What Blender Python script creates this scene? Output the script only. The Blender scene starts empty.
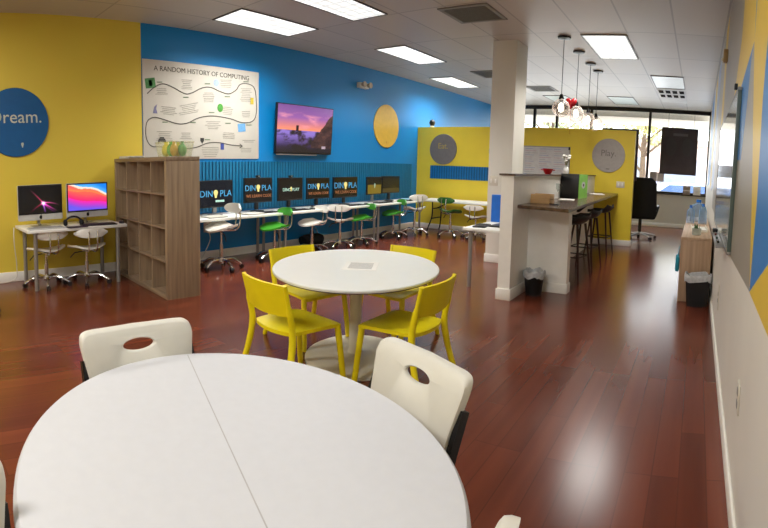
import bpy, bmesh, math, random
from mathutils import Vector, Matrix
import numpy as np
random.seed(7)
SC = bpy.context.scene
COL = SC.collection
PI = math.pi
R_ = math.radians

# ------------------------------------------------------------------ camera model (a swept phone panorama: cylindrical)
RM = Matrix(((0.8154077262294336, -0.5750684912155047, -0.06638125048888599),
             (0.5784389388805903, 0.8139130547891618, 0.0543500987163031),
             (0.022773537099935563, -0.08271499050896383, 0.9963130011964412)))
FPX, V0, EYE = 509.0157, 205.9663, 1.4
XL, XR, YP, ZC = -5.997, 0.2297, 9.73, 3.211      # left wall, right wall, partition, ceiling
YW, ZP = 13.9, 2.226                                 # window wall, partition height
def ray(x, y):
    a = (x - 384) / FPX
    return RM @ Vector((math.sin(a), math.cos(a), -(y - V0) / FPX))
def fl(x, y, z=0.0):
    d = ray(x, y); return d * ((z - EYE) / d.z) + Vector((0, 0, EYE))
def lw(x, y, X=XL):
    d = ray(x, y); return d * (X / d.x) + Vector((0, 0, EYE))
def yy(x, y, Y=YP):
    d = ray(x, y); return d * (Y / d.y) + Vector((0, 0, EYE))

# ------------------------------------------------------------------ materials
def lin(c):
    if isinstance(c, str):
        c = [int(c[i:i + 2], 16) / 255 for i in (0, 2, 4)]
    return tuple(x / 12.92 if x <= .04045 else ((x + .055) / 1.055) ** 2.4 for x in c)
class NT:
    def __init__(s, name):
        s.m = bpy.data.materials.new(name); s.m.use_nodes = True
        s.t = s.m.node_tree; s.p = s.t.nodes['Principled BSDF']; s.out = s.t.nodes['Material Output']
    def n(s, t, **k):
        o = s.t.nodes.new(t)
        for a, b in k.items(): setattr(o, a, b)
        return o
    def l(s, a, b): s.t.links.new(a, b)
def ramp(nt, fac, stops):
    r = nt.n('ShaderNodeValToRGB')
    el = r.color_ramp.elements
    while len(el) < len(stops): el.new(0.5)
    for e, (p, c) in zip(el, stops): e.position = p; e.color = (*c, 1)
    nt.l(fac, r.inputs[0]); return r.outputs[0]
_mats = {}
def mat(name, col, rough=.5, metal=0., var=.06, scale=14., emit=0., coat=0., spec=.5):
    if name in _mats: return _mats[name]
    nt = NT(name); c = lin(col)
    tc = nt.n('ShaderNodeTexCoord'); nz = nt.n('ShaderNodeTexNoise')
    nz.inputs['Scale'].default_value = scale; nz.inputs['Detail'].default_value = 3
    nt.l(tc.outputs['Object'], nz.inputs['Vector'])
    co = ramp(nt, nz.outputs['Fac'], [(.3, tuple(x * (1 - var) for x in c)), (.7, tuple(min(1, x * (1 + var)) for x in c))])
    nt.l(co, nt.p.inputs['Base Color'])
    nt.p.inputs['Roughness'].default_value = rough; nt.p.inputs['Metallic'].default_value = metal
    nt.p.inputs['Specular IOR Level'].default_value = spec
    if coat: nt.p.inputs['Coat Weight'].default_value = coat
    if emit:
        nt.l(co, nt.p.inputs['Emission Color']); nt.p.inputs['Emission Strength'].default_value = emit
    _mats[name] = nt.m; return nt.m
def wood(name, c1, c2, axis, rough=.5, stretch=14.):
    nt = NT(name); tc = nt.n('ShaderNodeTexCoord'); mp = nt.n('ShaderNodeMapping')
    sc = [stretch * 2] * 3; sc[axis] = 1.6
    mp.inputs['Scale'].default_value = sc
    nt.l(tc.outputs['Object'], mp.inputs['Vector'])
    nz = nt.n('ShaderNodeTexNoise'); nz.inputs['Scale'].default_value = 1.; nz.inputs['Detail'].default_value = 6
    nt.l(mp.outputs[0], nz.inputs['Vector'])
    nt.l(ramp(nt, nz.outputs['Fac'], [(.3, lin(c1)), (.7, lin(c2))]), nt.p.inputs['Base Color'])
    nt.p.inputs['Roughness'].default_value = rough
    return nt.m
def see_through(name, col, alpha, rough=.05):
    nt = NT(name); nt.t.nodes.remove(nt.p)
    tr = nt.n('ShaderNodeBsdfTransparent'); tr.inputs[0].default_value = (*lin(col), 1)
    gl = nt.n('ShaderNodeBsdfGlossy'); gl.inputs['Roughness'].default_value = rough
    mx = nt.n('ShaderNodeMixShader'); fr = nt.n('ShaderNodeLayerWeight'); fr.inputs[0].default_value = .5
    pw = nt.n('ShaderNodeMath', operation='POWER'); pw.inputs[1].default_value = 3.; nt.l(fr.outputs['Facing'], pw.inputs[0])
    ml = nt.n('ShaderNodeMath', operation='MULTIPLY_ADD'); ml.inputs[1].default_value = alpha; ml.inputs[2].default_value = .04; nt.l(pw.outputs[0], ml.inputs[0])
    nt.l(ml.outputs[0], mx.inputs[0]); nt.l(tr.outputs[0], mx.inputs[1]); nt.l(gl.outputs[0], mx.inputs[2])
    nt.l(mx.outputs[0], nt.out.inputs[0]); return nt.m
def milky(name, col, a):
    nt = NT(name); nt.p.inputs['Base Color'].default_value = (*lin(col), 1); nt.p.inputs['Roughness'].default_value = .35
    nt.p.inputs['Alpha'].default_value = a; return nt.m
def painted(name, emit, rough=.25):
    nt = NT(name); at = nt.n('ShaderNodeAttribute', attribute_name='paint')
    nt.l(at.outputs['Color'], nt.p.inputs['Emission Color']); nt.p.inputs['Emission Strength'].default_value = emit
    nt.p.inputs['Base Color'].default_value = (.01, .01, .01, 1); nt.p.inputs['Roughness'].default_value = rough
    return nt.m

WHITE = mat('white_paint', 'f2f0e8', .55, var=.02)
TRIM = mat('white_trim', 'eeebe2', .45, var=.02)
LAMIN = mat('white_laminate', 'e8e8e2', .4, var=.015)
PLASTIC_W = mat('white_plastic', 'd5d2c6', .4, var=.02)
TABLE_W = mat('white_table_plastic', 'c8c9cb', .5, var=.015, scale=30)
CHAIR_W = mat('offwhite_plastic', 'd0cdc0', .45, var=.02)
ABS_W = mat('white_shell_plastic', 'e8e6de', .3, var=.02)
ABS_G = mat('green_shell_plastic', '3f9a2c', .3, var=.05)
ABS_DG = mat('dark_green_shell_plastic', '1f5f25', .3, var=.05)
YEL = mat('yellow_plastic', 'eedc08', .42, var=.02)
CHROME = mat('chrome', 'd8d8d8', .16, 1., .01)
SILVER = mat('silver_metal', '9c9a96', .4, .6, .02)
BLACK = mat('black_plastic', '0f0f10', .45, var=.1)
BLACK_M = mat('black_metal', '151414', .4, .3, .1)
BLKMESH = mat('black_fabric', '0b0b0d', .85, var=.2)
DKBROWN = mat('dark_brown_wood', '38170f', .4, var=.2)
CREAM = mat('cream_lacquer', 'dcd7c4', .4, var=.02)
OUTLET = mat('ivory_plate', 'd5cfc0', .4, var=.02)
GREYP = mat('grey_plastic', '8e8c88', .5)
LINER = mat('liner_plastic', 'b9bbbd', .3, var=.15, scale=40)
BINBLK = mat('bin_black', '0c0c0e', .5, var=.1)
BLUE = mat('blue_plastic', '0a6fd0', .4)
RED = mat('red_plastic', 'b30c18', .3)
LIME = mat('lime_card', '7fd328', .5)
CARDW = mat('white_card', 'dcdcd8', .6, var=.02)
INK = mat('ink', '4b4843', .7)
PAPER = mat('paper', 'e6e4dc', .7, var=.015)
SHELFW = wood('shelf_oak', '85705a', 'a89274', 2, .55)
SHELFH = wood('shelf_oak_flat', '7a6651', '98836a', 0, .55)
CABW = wood('cabinet_ash', 'a3866a', 'bfa184', 2, .5)
CABT = wood('cabinet_ash_top', 'a88c70', 'c6aa8c', 1, .5)
BARW = wood('bar_walnut', '33231a', '6d5442', 1, .25, 10)
CRATE = wood('pale_wood', 'c99f68', 'e0b984', 0, .6)

# ------------------------------------------------------------------ mesh builder
class MB:
    def __init__(s): s.bm = bmesh.new(); s.mi = 0
    def _set(s, fs):
        for f in fs: f.material_index = s.mi
    def hull(s, co, faces):
        v = [s.bm.verts.new(c) for c in co]
        fs = [s.bm.faces.new([v[i] for i in f]) for f in faces]
        s._set(fs); return fs
    def box(s, x0, x1, y0, y1, z0, z1, bev=0., M=None, seg=2):
        x0, x1 = sorted((x0, x1)); y0, y1 = sorted((y0, y1)); z0, z1 = sorted((z0, z1))
        b = bmesh.new()
        co = [(x, y, z) for z in (z0, z1) for y in (y0, y1) for x in (x0, x1)]
        v = [b.verts.new(c) for c in co]
        for f in ((0, 2, 3, 1), (4, 5, 7, 6), (0, 1, 5, 4), (1, 3, 7, 5), (3, 2, 6, 7), (2, 0, 4, 6)):
            b.faces.new([v[i] for i in f])
        if bev: bmesh.ops.bevel(b, geom=b.edges[:], offset=bev, segments=seg, affect='EDGES', profile=.5)
        s.add(b, M); return s
    def add(s, b, M=None):
        if M is not None: b.transform(M)
        mp = {}
        for v in b.verts: mp[v] = s.bm.verts.new(v.co)
        for f in b.faces:
            g = s.bm.faces.new([mp[v] for v in f.verts]); g.material_index = s.mi
        b.free()
    def cyl(s, p0, p1, r0, r1=None, n=16, cap=True):
        r1 = r0 if r1 is None else r1
        p0, p1 = Vector(p0), Vector(p1)
        s.tube([p0, p1], [r0, r1], n, cap); return s
    def tube(s, pts, r, n=10, cap=True, closed=False):
        pts = [Vector(p) for p in pts]; N = len(pts)
        rs = r if isinstance(r, (list, tuple)) else [r] * N
        rings = []; ref = None
        for i, p in enumerate(pts):
            if closed: t = pts[(i + 1) % N] - pts[i - 1]
            else: t = (pts[min(i + 1, N - 1)] - pts[max(i - 1, 0)])
            t.normalize()
            if ref is None:
                ref = Vector((0, 0, 1)) if abs(t.z) < .9 else Vector((1, 0, 0))
            a = (ref - t * ref.dot(t)).normalized(); b = t.cross(a); ref = a
            rings.append([s.bm.verts.new(p + (a * math.cos(k * 2 * PI / n) + b * math.sin(k * 2 * PI / n)) * rs[i]) for k in range(n)])
        fs = []
        for i in range(N if closed else N - 1):
            A, B = rings[i], rings[(i + 1) % N]
            for k in range(n): fs.append(s.bm.faces.new((A[k], A[(k + 1) % n], B[(k + 1) % n], B[k])))
        if cap and not closed:
            fs.append(s.bm.faces.new(rings[0][::-1])); fs.append(s.bm.faces.new(rings[-1]))
        s._set(fs); return s
    def lathe(s, prof, c=(0, 0, 0), n=32, sx=1., sy=1., ang=0., M=None):
        b = bmesh.new(); rings = []
        for r, z in prof:
            if r < 1e-6: rings.append([b.verts.new((0, 0, z))])
            else: rings.append([b.verts.new((r * math.cos(k * 2 * PI / n), r * math.sin(k * 2 * PI / n), z)) for k in range(n)])
        for A, B in zip(rings, rings[1:]):
            for k in range(n):
                a0, a1 = A[k % len(A)], A[(k + 1) % len(A)]; b0, b1 = B[k % len(B)], B[(k + 1) % len(B)]
                q = []
                for v in (a0, a1, b1, b0):
                    if v not in q: q.append(v)
                if len(q) > 2: b.faces.new(q)
        T = Matrix.Translation(c) @ Matrix.Rotation(ang, 4, 'Z') @ Matrix.Diagonal((sx, sy, 1, 1))
        s.add(b, (M @ T) if M is not None else T); return s
    def prism(s, poly, h, M=None, bev=0.):
        b = bmesh.new()
        lo = [b.verts.new((x, y, 0)) for x, y in poly]; hi = [b.verts.new((x, y, h)) for x, y in poly]
        n = len(poly)
        b.faces.new(lo[::-1]); b.faces.new(hi)
        for k in range(n): b.faces.new((lo[k], lo[(k + 1) % n], hi[(k + 1) % n], hi[k]))
        if bev: bmesh.ops.bevel(b, geom=b.edges[:], offset=bev, segments=2, affect='EDGES')
        s.add(b, M); return s
    def sheet(s, f, nu, nv, th):
        """closed slab over a (u,v) grid: f(u,v) -> (mid point, normal)"""
        P = [[f(i / nu, j / nv) for j in range(nv + 1)] for i in range(nu + 1)]
        T = [[s.bm.verts.new(Vector(p) + Vector(q) * th / 2) for p, q in row] for row in P]
        B = [[s.bm.verts.new(Vector(p) - Vector(q) * th / 2) for p, q in row] for row in P]
        fs = []
        for i in range(nu):
            for j in range(nv):
                fs.append(s.bm.faces.new((T[i][j], T[i + 1][j], T[i + 1][j + 1], T[i][j + 1])))
                fs.append(s.bm.faces.new((B[i][j], B[i][j + 1], B[i + 1][j + 1], B[i + 1][j])))
        rim = [(i, 0) for i in range(nu)] + [(nu, j) for j in range(nv)] + [(i, nv) for i in range(nu, 0, -1)] + [(0, j) for j in range(nv, 0, -1)]
        for (a, b), (c, d) in zip(rim, rim[1:] + rim[:1]):
            fs.append(s.bm.faces.new((T[a][b], B[a][b], B[c][d], T[c][d])))
        s._set(fs); return s
    def ball(s, c, r, sc=(1, 1, 1), n=12):
        b = bmesh.new(); bmesh.ops.create_uvsphere(b, u_segments=n * 2 if n < 10 else n + 6, v_segments=n, radius=r)
        s.add(b, Matrix.Translation(c) @ Matrix.Diagonal((*sc, 1))); return s
    def build(s, name, mats, parent=None, smooth=35, loc=None):
        me = bpy.data.meshes.new(name)
        bmesh.ops.recalc_face_normals(s.bm, faces=s.bm.faces[:])
        s.bm.to_mesh(me); s.bm.free()
        for m in (mats if isinstance(mats, (list, tuple)) else [mats]): me.materials.append(m)
        if smooth:
            me.polygons.foreach_set('use_smooth', [True] * len(me.polygons)); me.set_sharp_from_angle(angle=R_(smooth))
        o = bpy.data.objects.new(name, me); COL.objects.link(o)
        if parent: o.parent = parent
        if loc is not None: o.location = loc
        return o
def tag(o, label=None, cat=None, group=None, kind=None):
    if label: o['label'] = label
    if cat: o['category'] = cat
    if group: o['group'] = group
    if kind: o['kind'] = kind
    return o
def thing(name, label, cat, loc=(0, 0, 0), rz=0., group=None, sc=None):
    o = bpy.data.objects.new(name, None); COL.objects.link(o)
    o.location = loc; o.rotation_euler = (0, 0, rz); o.empty_display_size = .1
    if sc: o.scale = sc
    return tag(o, label, cat, group)
def kids(o): return [c for c in list(COL.objects) if c.parent == o]
def dup(o, parent=None):
    c = o.copy(); COL.objects.link(c)
    if parent: c.parent = parent
    for ch in kids(o): dup(ch, c)
    return c
def copy_at(o, label, loc, rz=0., group=None, sc=None):
    c = dup(o); c.location = loc; c.rotation_euler = (0, 0, rz); c['label'] = label
    if group: c['group'] = group
    if sc: c.scale = sc
    return c
def struct(mb, name, mats, smooth=30): return tag(mb.build(name, mats, smooth=smooth), kind='structure')
def frame_mat(o, x, y, z):
    return Matrix(((x[0], y[0], z[0], o[0]), (x[1], y[1], z[1], o[1]), (x[2], y[2], z[2], o[2]), (0, 0, 0, 1)))
def onleft(Y, Z, dx=.0, X=XL): return frame_mat((X + dx, Y, Z), (0, 1, 0), (0, 0, 1), (1, 0, 0))
def onpart(X, Z, dy=.0, Y=YP):
    k = YP / 9.425 if Y == YP else 1.; X *= k; Z = EYE + (Z - EYE) * k
    return frame_mat((X, Y - dy, Z), (1, 0, 0), (0, 0, 1), (0, -1, 0))
def lettering(s, size, m, M, parent, name='lettering', ext=.002, align='CENTER'):
    cu = bpy.data.curves.new('lettering', 'FONT'); cu.body = s; cu.size = size; cu.align_x = align; cu.align_y = 'CENTER'
    cu.extrude = ext; cu.resolution_u = 3
    t = bpy.data.objects.new('lettering_source', cu); COL.objects.link(t)
    bpy.context.view_layer.update()
    me = bpy.data.meshes.new_from_object(t.evaluated_get(bpy.context.evaluated_depsgraph_get()))
    bpy.data.objects.remove(t)
    me.transform(M); me.materials.clear(); me.materials.append(m)
    o = bpy.data.objects.new(name, me); COL.objects.link(o); o.parent = parent
    return o
def canvas(name, w, h, nu, nv, fn, m, M, parent):
    """a flat picture: a grid whose 'paint' attribute is filled by fn(u, v)"""
    b = bmesh.new()
    V = [[b.verts.new((w * (i / nu - .5), h * (j / nv - .5), 0)) for i in range(nu + 1)] for j in range(nv + 1)]
    for j in range(nv):
        for i in range(nu): b.faces.new((V[j][i], V[j][i + 1], V[j + 1][i + 1], V[j + 1][i]))
    me = bpy.data.meshes.new(name); b.to_mesh(me); b.free(); me.transform(M)
    at = me.color_attributes.new('paint', 'FLOAT_COLOR', 'POINT')
    k = 0
    for j in range(nv + 1):
        for i in range(nu + 1):
            at.data[k].color = (*lin(fn(i / nu, j / nv)), 1); k += 1
    me.materials.append(m)
    o = bpy.data.objects.new(name, me); COL.objects.link(o); o.parent = parent
    return o
def smooth_path(pts, n=6):
    pts = [Vector(p) for p in pts]; out = []
    for i in range(len(pts) - 1):
        p0, p1, p2, p3 = pts[max(i - 1, 0)], pts[i], pts[i + 1], pts[min(i + 2, len(pts) - 1)]
        for k in range(n):
            t = k / n
            out.append(.5 * ((2 * p1) + (p2 - p0) * t + (2 * p0 - 5 * p1 + 4 * p2 - p3) * t * t + (3 * p1 - p0 - 3 * p2 + p3) * t ** 3))
    out.append(pts[-1]); return out
def circle_pts(r, n=48, sx=1., sy=1.): return [(r * sx * math.cos(k * 2 * PI / n), r * sy * math.sin(k * 2 * PI / n)) for k in range(n)]
BULB = [(.0, -.5), (.16, -.48), (.17, -.25), (.3, .0), (.36, .22), (.27, .42), (.1, .5), (-.1, .5), (-.27, .42), (-.36, .22), (-.3, 0), (-.17, -.25), (-.16, -.48)]

# ------------------------------------------------------------------ the setting
def floor_material():
    nt = NT('cherry_planks'); tc = nt.n('ShaderNodeTexCoord')
    mp = nt.n('ShaderNodeMapping'); mp.inputs['Rotation'].default_value = (0, 0, PI / 2)
    nt.l(tc.outputs['Object'], mp.inputs['Vector'])
    br = nt.n('ShaderNodeTexBrick'); br.offset = .37; br.offset_frequency = 3; br.squash_frequency = 1
    for k, v in (('Scale', 1.), ('Brick Width', 1.15), ('Row Height', .128), ('Mortar Size', .0045), ('Mortar Smooth', 1.), ('Bias', 0.)):
        br.inputs[k].default_value = v
    br.inputs['Color1'].default_value = (0, 0, 0, 1); br.inputs['Color2'].default_value = (1, 1, 1, 1); br.inputs['Mortar'].default_value = (.5, .5, .5, 1)
    nt.l(mp.outputs[0], br.inputs['Vector'])
    m2 = nt.n('ShaderNodeMapping'); m2.inputs['Scale'].default_value = (12, .7, 1); nt.l(tc.outputs['Object'], m2.inputs['Vector'])
    nz = nt.n('ShaderNodeTexNoise'); nz.inputs['Scale'].default_value = 1; nz.inputs['Detail'].default_value = 3
    nt.l(m2.outputs[0], nz.inputs['Vector'])
    n2 = nt.n('ShaderNodeTexNoise'); n2.inputs['Scale'].default_value = 1.4; nt.l(tc.outputs['Object'], n2.inputs['Vector'])
    add = nt.n('ShaderNodeMix', data_type='RGBA'); add.inputs[0].default_value = .66
    nt.l(br.outputs['Color'], add.inputs[6]); nt.l(nz.outputs['Fac'], add.inputs[7])
    a2 = nt.n('ShaderNodeMix', data_type='RGBA'); a2.inputs[0].default_value = .2
    nt.l(add.outputs[2], a2.inputs[6]); nt.l(n2.outputs['Fac'], a2.inputs[7])
    co = ramp(nt, a2.outputs[2], [(.2, lin('55271a')), (.5, lin('673120')), (.8, lin('7a3d27'))])
    dk = nt.n('ShaderNodeMix', data_type='RGBA'); fm = nt.n('ShaderNodeMath', operation='MULTIPLY'); fm.inputs[1].default_value = .38; nt.l(br.outputs['Fac'], fm.inputs[0]); nt.l(fm.outputs[0], dk.inputs[0]); nt.l(co, dk.inputs[6]); dk.inputs[7].default_value = (.03, .01, .005, 1)
    nt.l(dk.outputs[2], nt.p.inputs['Base Color'])
    nt.p.inputs['Roughness'].default_value = .22
    return nt.m
def ceiling_material():
    nt = NT('ceiling_tiles'); tc = nt.n('ShaderNodeTexCoord')
    mp = nt.n('ShaderNodeMapping'); mp.inputs['Location'].default_value = (1.04 + .625 * 20, -3.86 + 1.36 * 10, 0)
    nt.l(tc.outputs['Object'], mp.inputs['Vector'])
    br = nt.n('ShaderNodeTexBrick'); br.offset = 0.
    for k, v in (('Scale', 1.), ('Brick Width', .625), ('Row Height', 1.36), ('Mortar Size', .012), ('Mortar Smooth', .2)): br.inputs[k].default_value = v
    c = lin('c6bdb3')
    br.inputs['Color1'].default_value = (*c, 1); br.inputs['Color2'].default_value = tuple(x * .9 for x in c) + (1,); br.inputs['Mortar'].default_value = tuple(x * .62 for x in c) + (1,)
    nt.l(mp.outputs[0], br.inputs['Vector'])
    nz = nt.n('ShaderNodeTexNoise'); nz.inputs['Scale'].default_value = 120; nt.l(tc.outputs['Object'], nz.inputs['Vector'])
    mx = nt.n('ShaderNodeMix', data_type='RGBA', blend_type='MULTIPLY'); mx.inputs[0].default_value = .15
    nt.l(br.outputs['Color'], mx.inputs[6]); nt.l(nz.outputs['Color'], mx.inputs[7]); nt.l(mx.outputs[2], nt.p.inputs['Base Color'])
    nt.p.inputs['Roughness'].default_value = .42
    return nt.m
def left_wall_material():
    nt = NT('yellow_and_blue_paint'); tc = nt.n('ShaderNodeTexCoord'); sp = nt.n('ShaderNodeSeparateXYZ'); nt.l(tc.outputs['Object'], sp.inputs[0])
    gt = nt.n('ShaderNodeMath', operation='GREATER_THAN'); gt.inputs[1].default_value = 3.135; nt.l(sp.outputs['Y'], gt.inputs[0])
    nz = nt.n('ShaderNodeTexNoise'); nz.inputs['Scale'].default_value = 3; nt.l(tc.outputs['Object'], nz.inputs['Vector'])
    mx = nt.n('ShaderNodeMix', data_type='RGBA'); nt.l(gt.outputs[0], mx.inputs[0])
    mx.inputs[6].default_value = (*lin('dfc648'), 1); mx.inputs[7].default_value = (*lin('0081c8'), 1)
    m2 = nt.n('ShaderNodeMix', data_type='RGBA', blend_type='MULTIPLY'); m2.inputs[0].default_value = .06
    nt.l(mx.outputs[2], m2.inputs[6]); nt.l(nz.outputs['Color'], m2.inputs[7]); nt.l(m2.outputs[2], nt.p.inputs['Base Color'])
    nt.p.inputs['Roughness'].default_value = .42
    return nt.m
YB = -3.2
struct(MB().box(XL - .2, XR + .2, YB, YW + .2, -.1, 0), 'floor', floor_material())
struct(MB().box(XL - .2, XR + .2, YB, YW + .2, ZC, ZC + .1), 'ceiling', ceiling_material())
struct(MB().box(XL - .12, XL, YB, YW + .1, 0, ZC), 'wall_left', left_wall_material())
WALLG = mat('warm_white_wall_paint', 'e2ddd2', .5, var=.02, scale=3)
struct(MB().box(XL - .12, XR + .12, YB - .1, YB, 0, ZC), 'wall_back', WALLG)
# right wall: light grey paint below, angular painted bands above
GREYB = mat('grey_wall_paint', '9d978c', .42, var=.02, scale=3)
YELB = mat('yellow_wall_paint', 'e0bd3c', .42, var=.02, scale=3)
BLUB = mat('blue_wall_paint', '2f7cc2', .42, var=.02, scale=3)
LAVB = mat('pale_blue_wall_paint', '8d9fc0', .42, var=.02, scale=3)
wr = MB(); wr.box(XR, XR + .12, YB, YW + .1, 0, ZC)
def band(mi, pts, lift=.0006):
    wr.mi = mi
    P = [(XR - lift, p[0], p[1]) for p in pts]
    wr.hull(P, [range(len(P))])
def rp(x, y):
    p = lw(x, y, XR); return (p.y, max(.02, min(ZC - .002, p.z)))
zc = ZC - .002
band(1, [(7.6, .98), (3.05, .93), rp(749.5, 292), (.95, .98), (.95, zc), (7.6, zc)])             # grey field
band(2, [rp(746, 0)[:1] + (zc,), rp(742, 40), rp(734, 98), rp(738, 98), rp(754.7, 41), (2.72, zc)], .0010)
band(3, [rp(754.7, 41), rp(738, 98), rp(734, 160), rp(741, 160), rp(748, 98), rp(752, 55)], .0010)
band(3, [(2.72, zc), rp(754.7, 41), (2.5, zc)], .0010)
band(2, [(2.5, zc), rp(754.7, 41), rp(753.6, 100), rp(752, 200), rp(749.5, 292), rp(757.3, 200), rp(763, 100), rp(768, 38), (1.5, zc)], .0011)
band(3, [(1.5, zc), rp(768, 38), rp(763, 100), rp(757.3, 200), rp(749.5, 292), rp(768, 265), (1.1, 1.35), (.6, 1.9), (.6, zc)], .0011)
band(2, [rp(749.5, 292), rp(768, 265), (1.1, 1.35), (.6, 1.9), (.6, .95), (.95, .96), rp(768, 336)], .0012)
for (a, b, mi) in ((12.6, 10.6, 3), (9.9, 9.0, 2), (8.6, 7.2, 4), (6.3, 5.7, 2)):
    band(mi, [(a, 1.2), (b, 1.3), (b - .5 * (mi == 4), zc), (a, zc)], .0008 if a < 7.6 else .0004)
struct(wr, 'wall_right', [WALLG, GREYB, YELB, BLUB, LAVB])
# baseboards
def board(name, x0, x1, y0, y1, h=.11):
    mb = MB(); mb.box(x0, x1, y0, y1, 0, h, .006); return struct(mb, name, TRIM)
board('baseboard_left', XL, XL + .015, YB, YW, .12)
board('baseboard_right', XR - .015, XR, YB, YW, .1)
# the yellow partition
PART = mat('partition_yellow_paint', 'ecd23e', .45, var=.03, scale=3)
struct(MB().box(XL, -1.25, YP, YP + .13, 0, ZP), 'wall_partition', PART)
board('baseboard_partition', XL + .016, -1.245, YP - .015, YP, .11)
board('baseboard_partition_end', -1.25, -1.235, YP, YP + .13, .11)
t = thing('display_board', 'dark plum display board rising just behind the right end of the partition', 'board')
mb = MB(); mb.box(-1.95, -1.215, YP + .2, YP + .24, 1.27, ZP + .05, .004); mb.build('panel', mat('dark_plum_paint', '43333b', .5), t)
for x in (-1.9, -1.3):
    mb = MB(); mb.cyl((x, YP + .22, 0), (x, YP + .22, 1.27), .015); mb.box(x - .02, x + .02, YP + .15, YP + .6, 0, .02, .004); mb.build('leg', mat('board_leg', '2c2428', .4), t)
# structural column
COLM = mat('column_paint', 'e2dfd4', .5, var=.02, scale=3)
CX0, CX1, CY0, CY1 = -3.0, -2.63, 6.86, 7.32
struct(MB().box(CX0, CX1, CY0, CY1, 0, ZC, .004), 'column', COLM)
mb = MB()
for a in ((CX0 - .015, CX1 + .015, CY0 - .015, CY0), (CX0 - .015, CX1 + .015, CY1, CY1 + .015), (CX0 - .015, CX0, CY0, CY1), (CX1, CX1 + .015, CY0, CY1)):
    mb.box(*a, 0, .12, .004)
struct(mb, 'baseboard_column', TRIM)
# half wall with bar end wall
HX0, HX1, HY0, HZ = -2.01, -1.87, 4.95, 1.32
HD = -.13                                     # the half wall runs slightly toward the blue wall
def hx(x, y): return x + HD * (y - HY0) / (YP - HY0)
def slant(x0, x1, y0, y1, z0, z1):
    mb = MB(); P = [(hx(x, y), y, z) for z in (z0, z1) for x, y in ((x0, y0), (x1, y0), (x1, y1), (x0, y1))]
    mb.hull(P, [(3, 2, 1, 0), (4, 5, 6, 7), (0, 1, 5, 4), (1, 2, 6, 5), (2, 3, 7, 6), (3, 0, 4, 7)]); return mb
struct(slant(HX0, HX1, HY0, YP, 0, HZ), 'wall_half', WHITE)
CAPM = wood('cap_walnut', '3a2a20', '6b5444', 1, .4)
struct(slant(HX0 - .02, HX1 + .02, HY0 - .02, YP, HZ, HZ + .018), 'trim_half_wall_cap', CAPM)
BX1 = -1.405
struct(MB().box(HX1 - .016, BX1, 5.53, 5.66, 0, .974), 'wall_bar_end', WHITE)
mb = MB()
mb.box(HX0 - .014, HX1 + .014, HY0 - .014, HY0, 0, .12, .004); mb.box(HX1, HX1 + .014, HY0, 5.53, 0, .12, .004)
mb.box(HX1 + .014, BX1 + .014, 5.516, 5.53, 0, .11, .004); mb.box(BX1, BX1 + .014, 5.53, 5.66, 0, .11, .004)
struct(mb, 'baseboard_half_wall', TRIM)
struct(slant(HX1, HX1 + .014, 5.67, YP - .02, 0, .11), 'baseboard_half_wall_bar_side', TRIM)
struct(slant(HX0 - .014, HX0, HY0, YP - .02, 0, .11), 'baseboard_half_wall_desk_side', TRIM)

# ------------------------------------------------------------------ window wall and what lies outside
LOWZ = .9
LOWM = mat('low_wall_paint', 'd2cec2', .55, var=.02, scale=3)
struct(MB().box(XL, XR, YW, YW + .15, 0, LOWZ), 'wall_far', LOWM)
board('baseboard_far', XL + .016, XR - .016, YW - .015, YW, .11)
SILL = mat('dark_sill', '2a2523', .4)
struct(MB().box(XL, XR, YW - .04, YW + .17, LOWZ, LOWZ + .03, .004), 'trim_window_sill', SILL)
FRM = mat('black_window_frame', '141213', .35, .2)
xs = [XL, -4.72, -4.05, -3.06, -1.42, XR]
GLASS = see_through('window_glass', 'f4f7f6', .12)
for i in range(5):
    a, b = xs[i], xs[i + 1]
    mb = MB(); z0, z1 = LOWZ + .03, ZC
    w = .035
    mb.box(a, a + w, YW + .02, YW + .1, z0, z1); mb.box(b - w, b, YW + .02, YW + .1, z0, z1)
    mb.box(a + w, b - w, YW + .02, YW + .1, z1 - .1, z1); mb.box(a + w, b - w, YW + .02, YW + .1, z0, z0 + .05)
    o = struct(mb, 'window_%d' % (i + 1), FRM)
    g = MB(); g.box(a + w, b - w, YW + .055, YW + .063, z0 + .05, z1 - .1); g.build('pane', GLASS, o)
ASPH = mat('asphalt', 'b9b6b2', .9, var=.05, scale=2)
tag(MB().box(-60, 60, YW + .2, 90, -.35, -.25).build('street', ASPH), kind='structure')
SOFF = mat('canopy_stucco', 'efe4d8', .8)
struct(MB().box(-12, 8, YW + .3, YW + 2.6, 2.98, 3.4), 'trim_exterior_canopy', SOFF)
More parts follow.
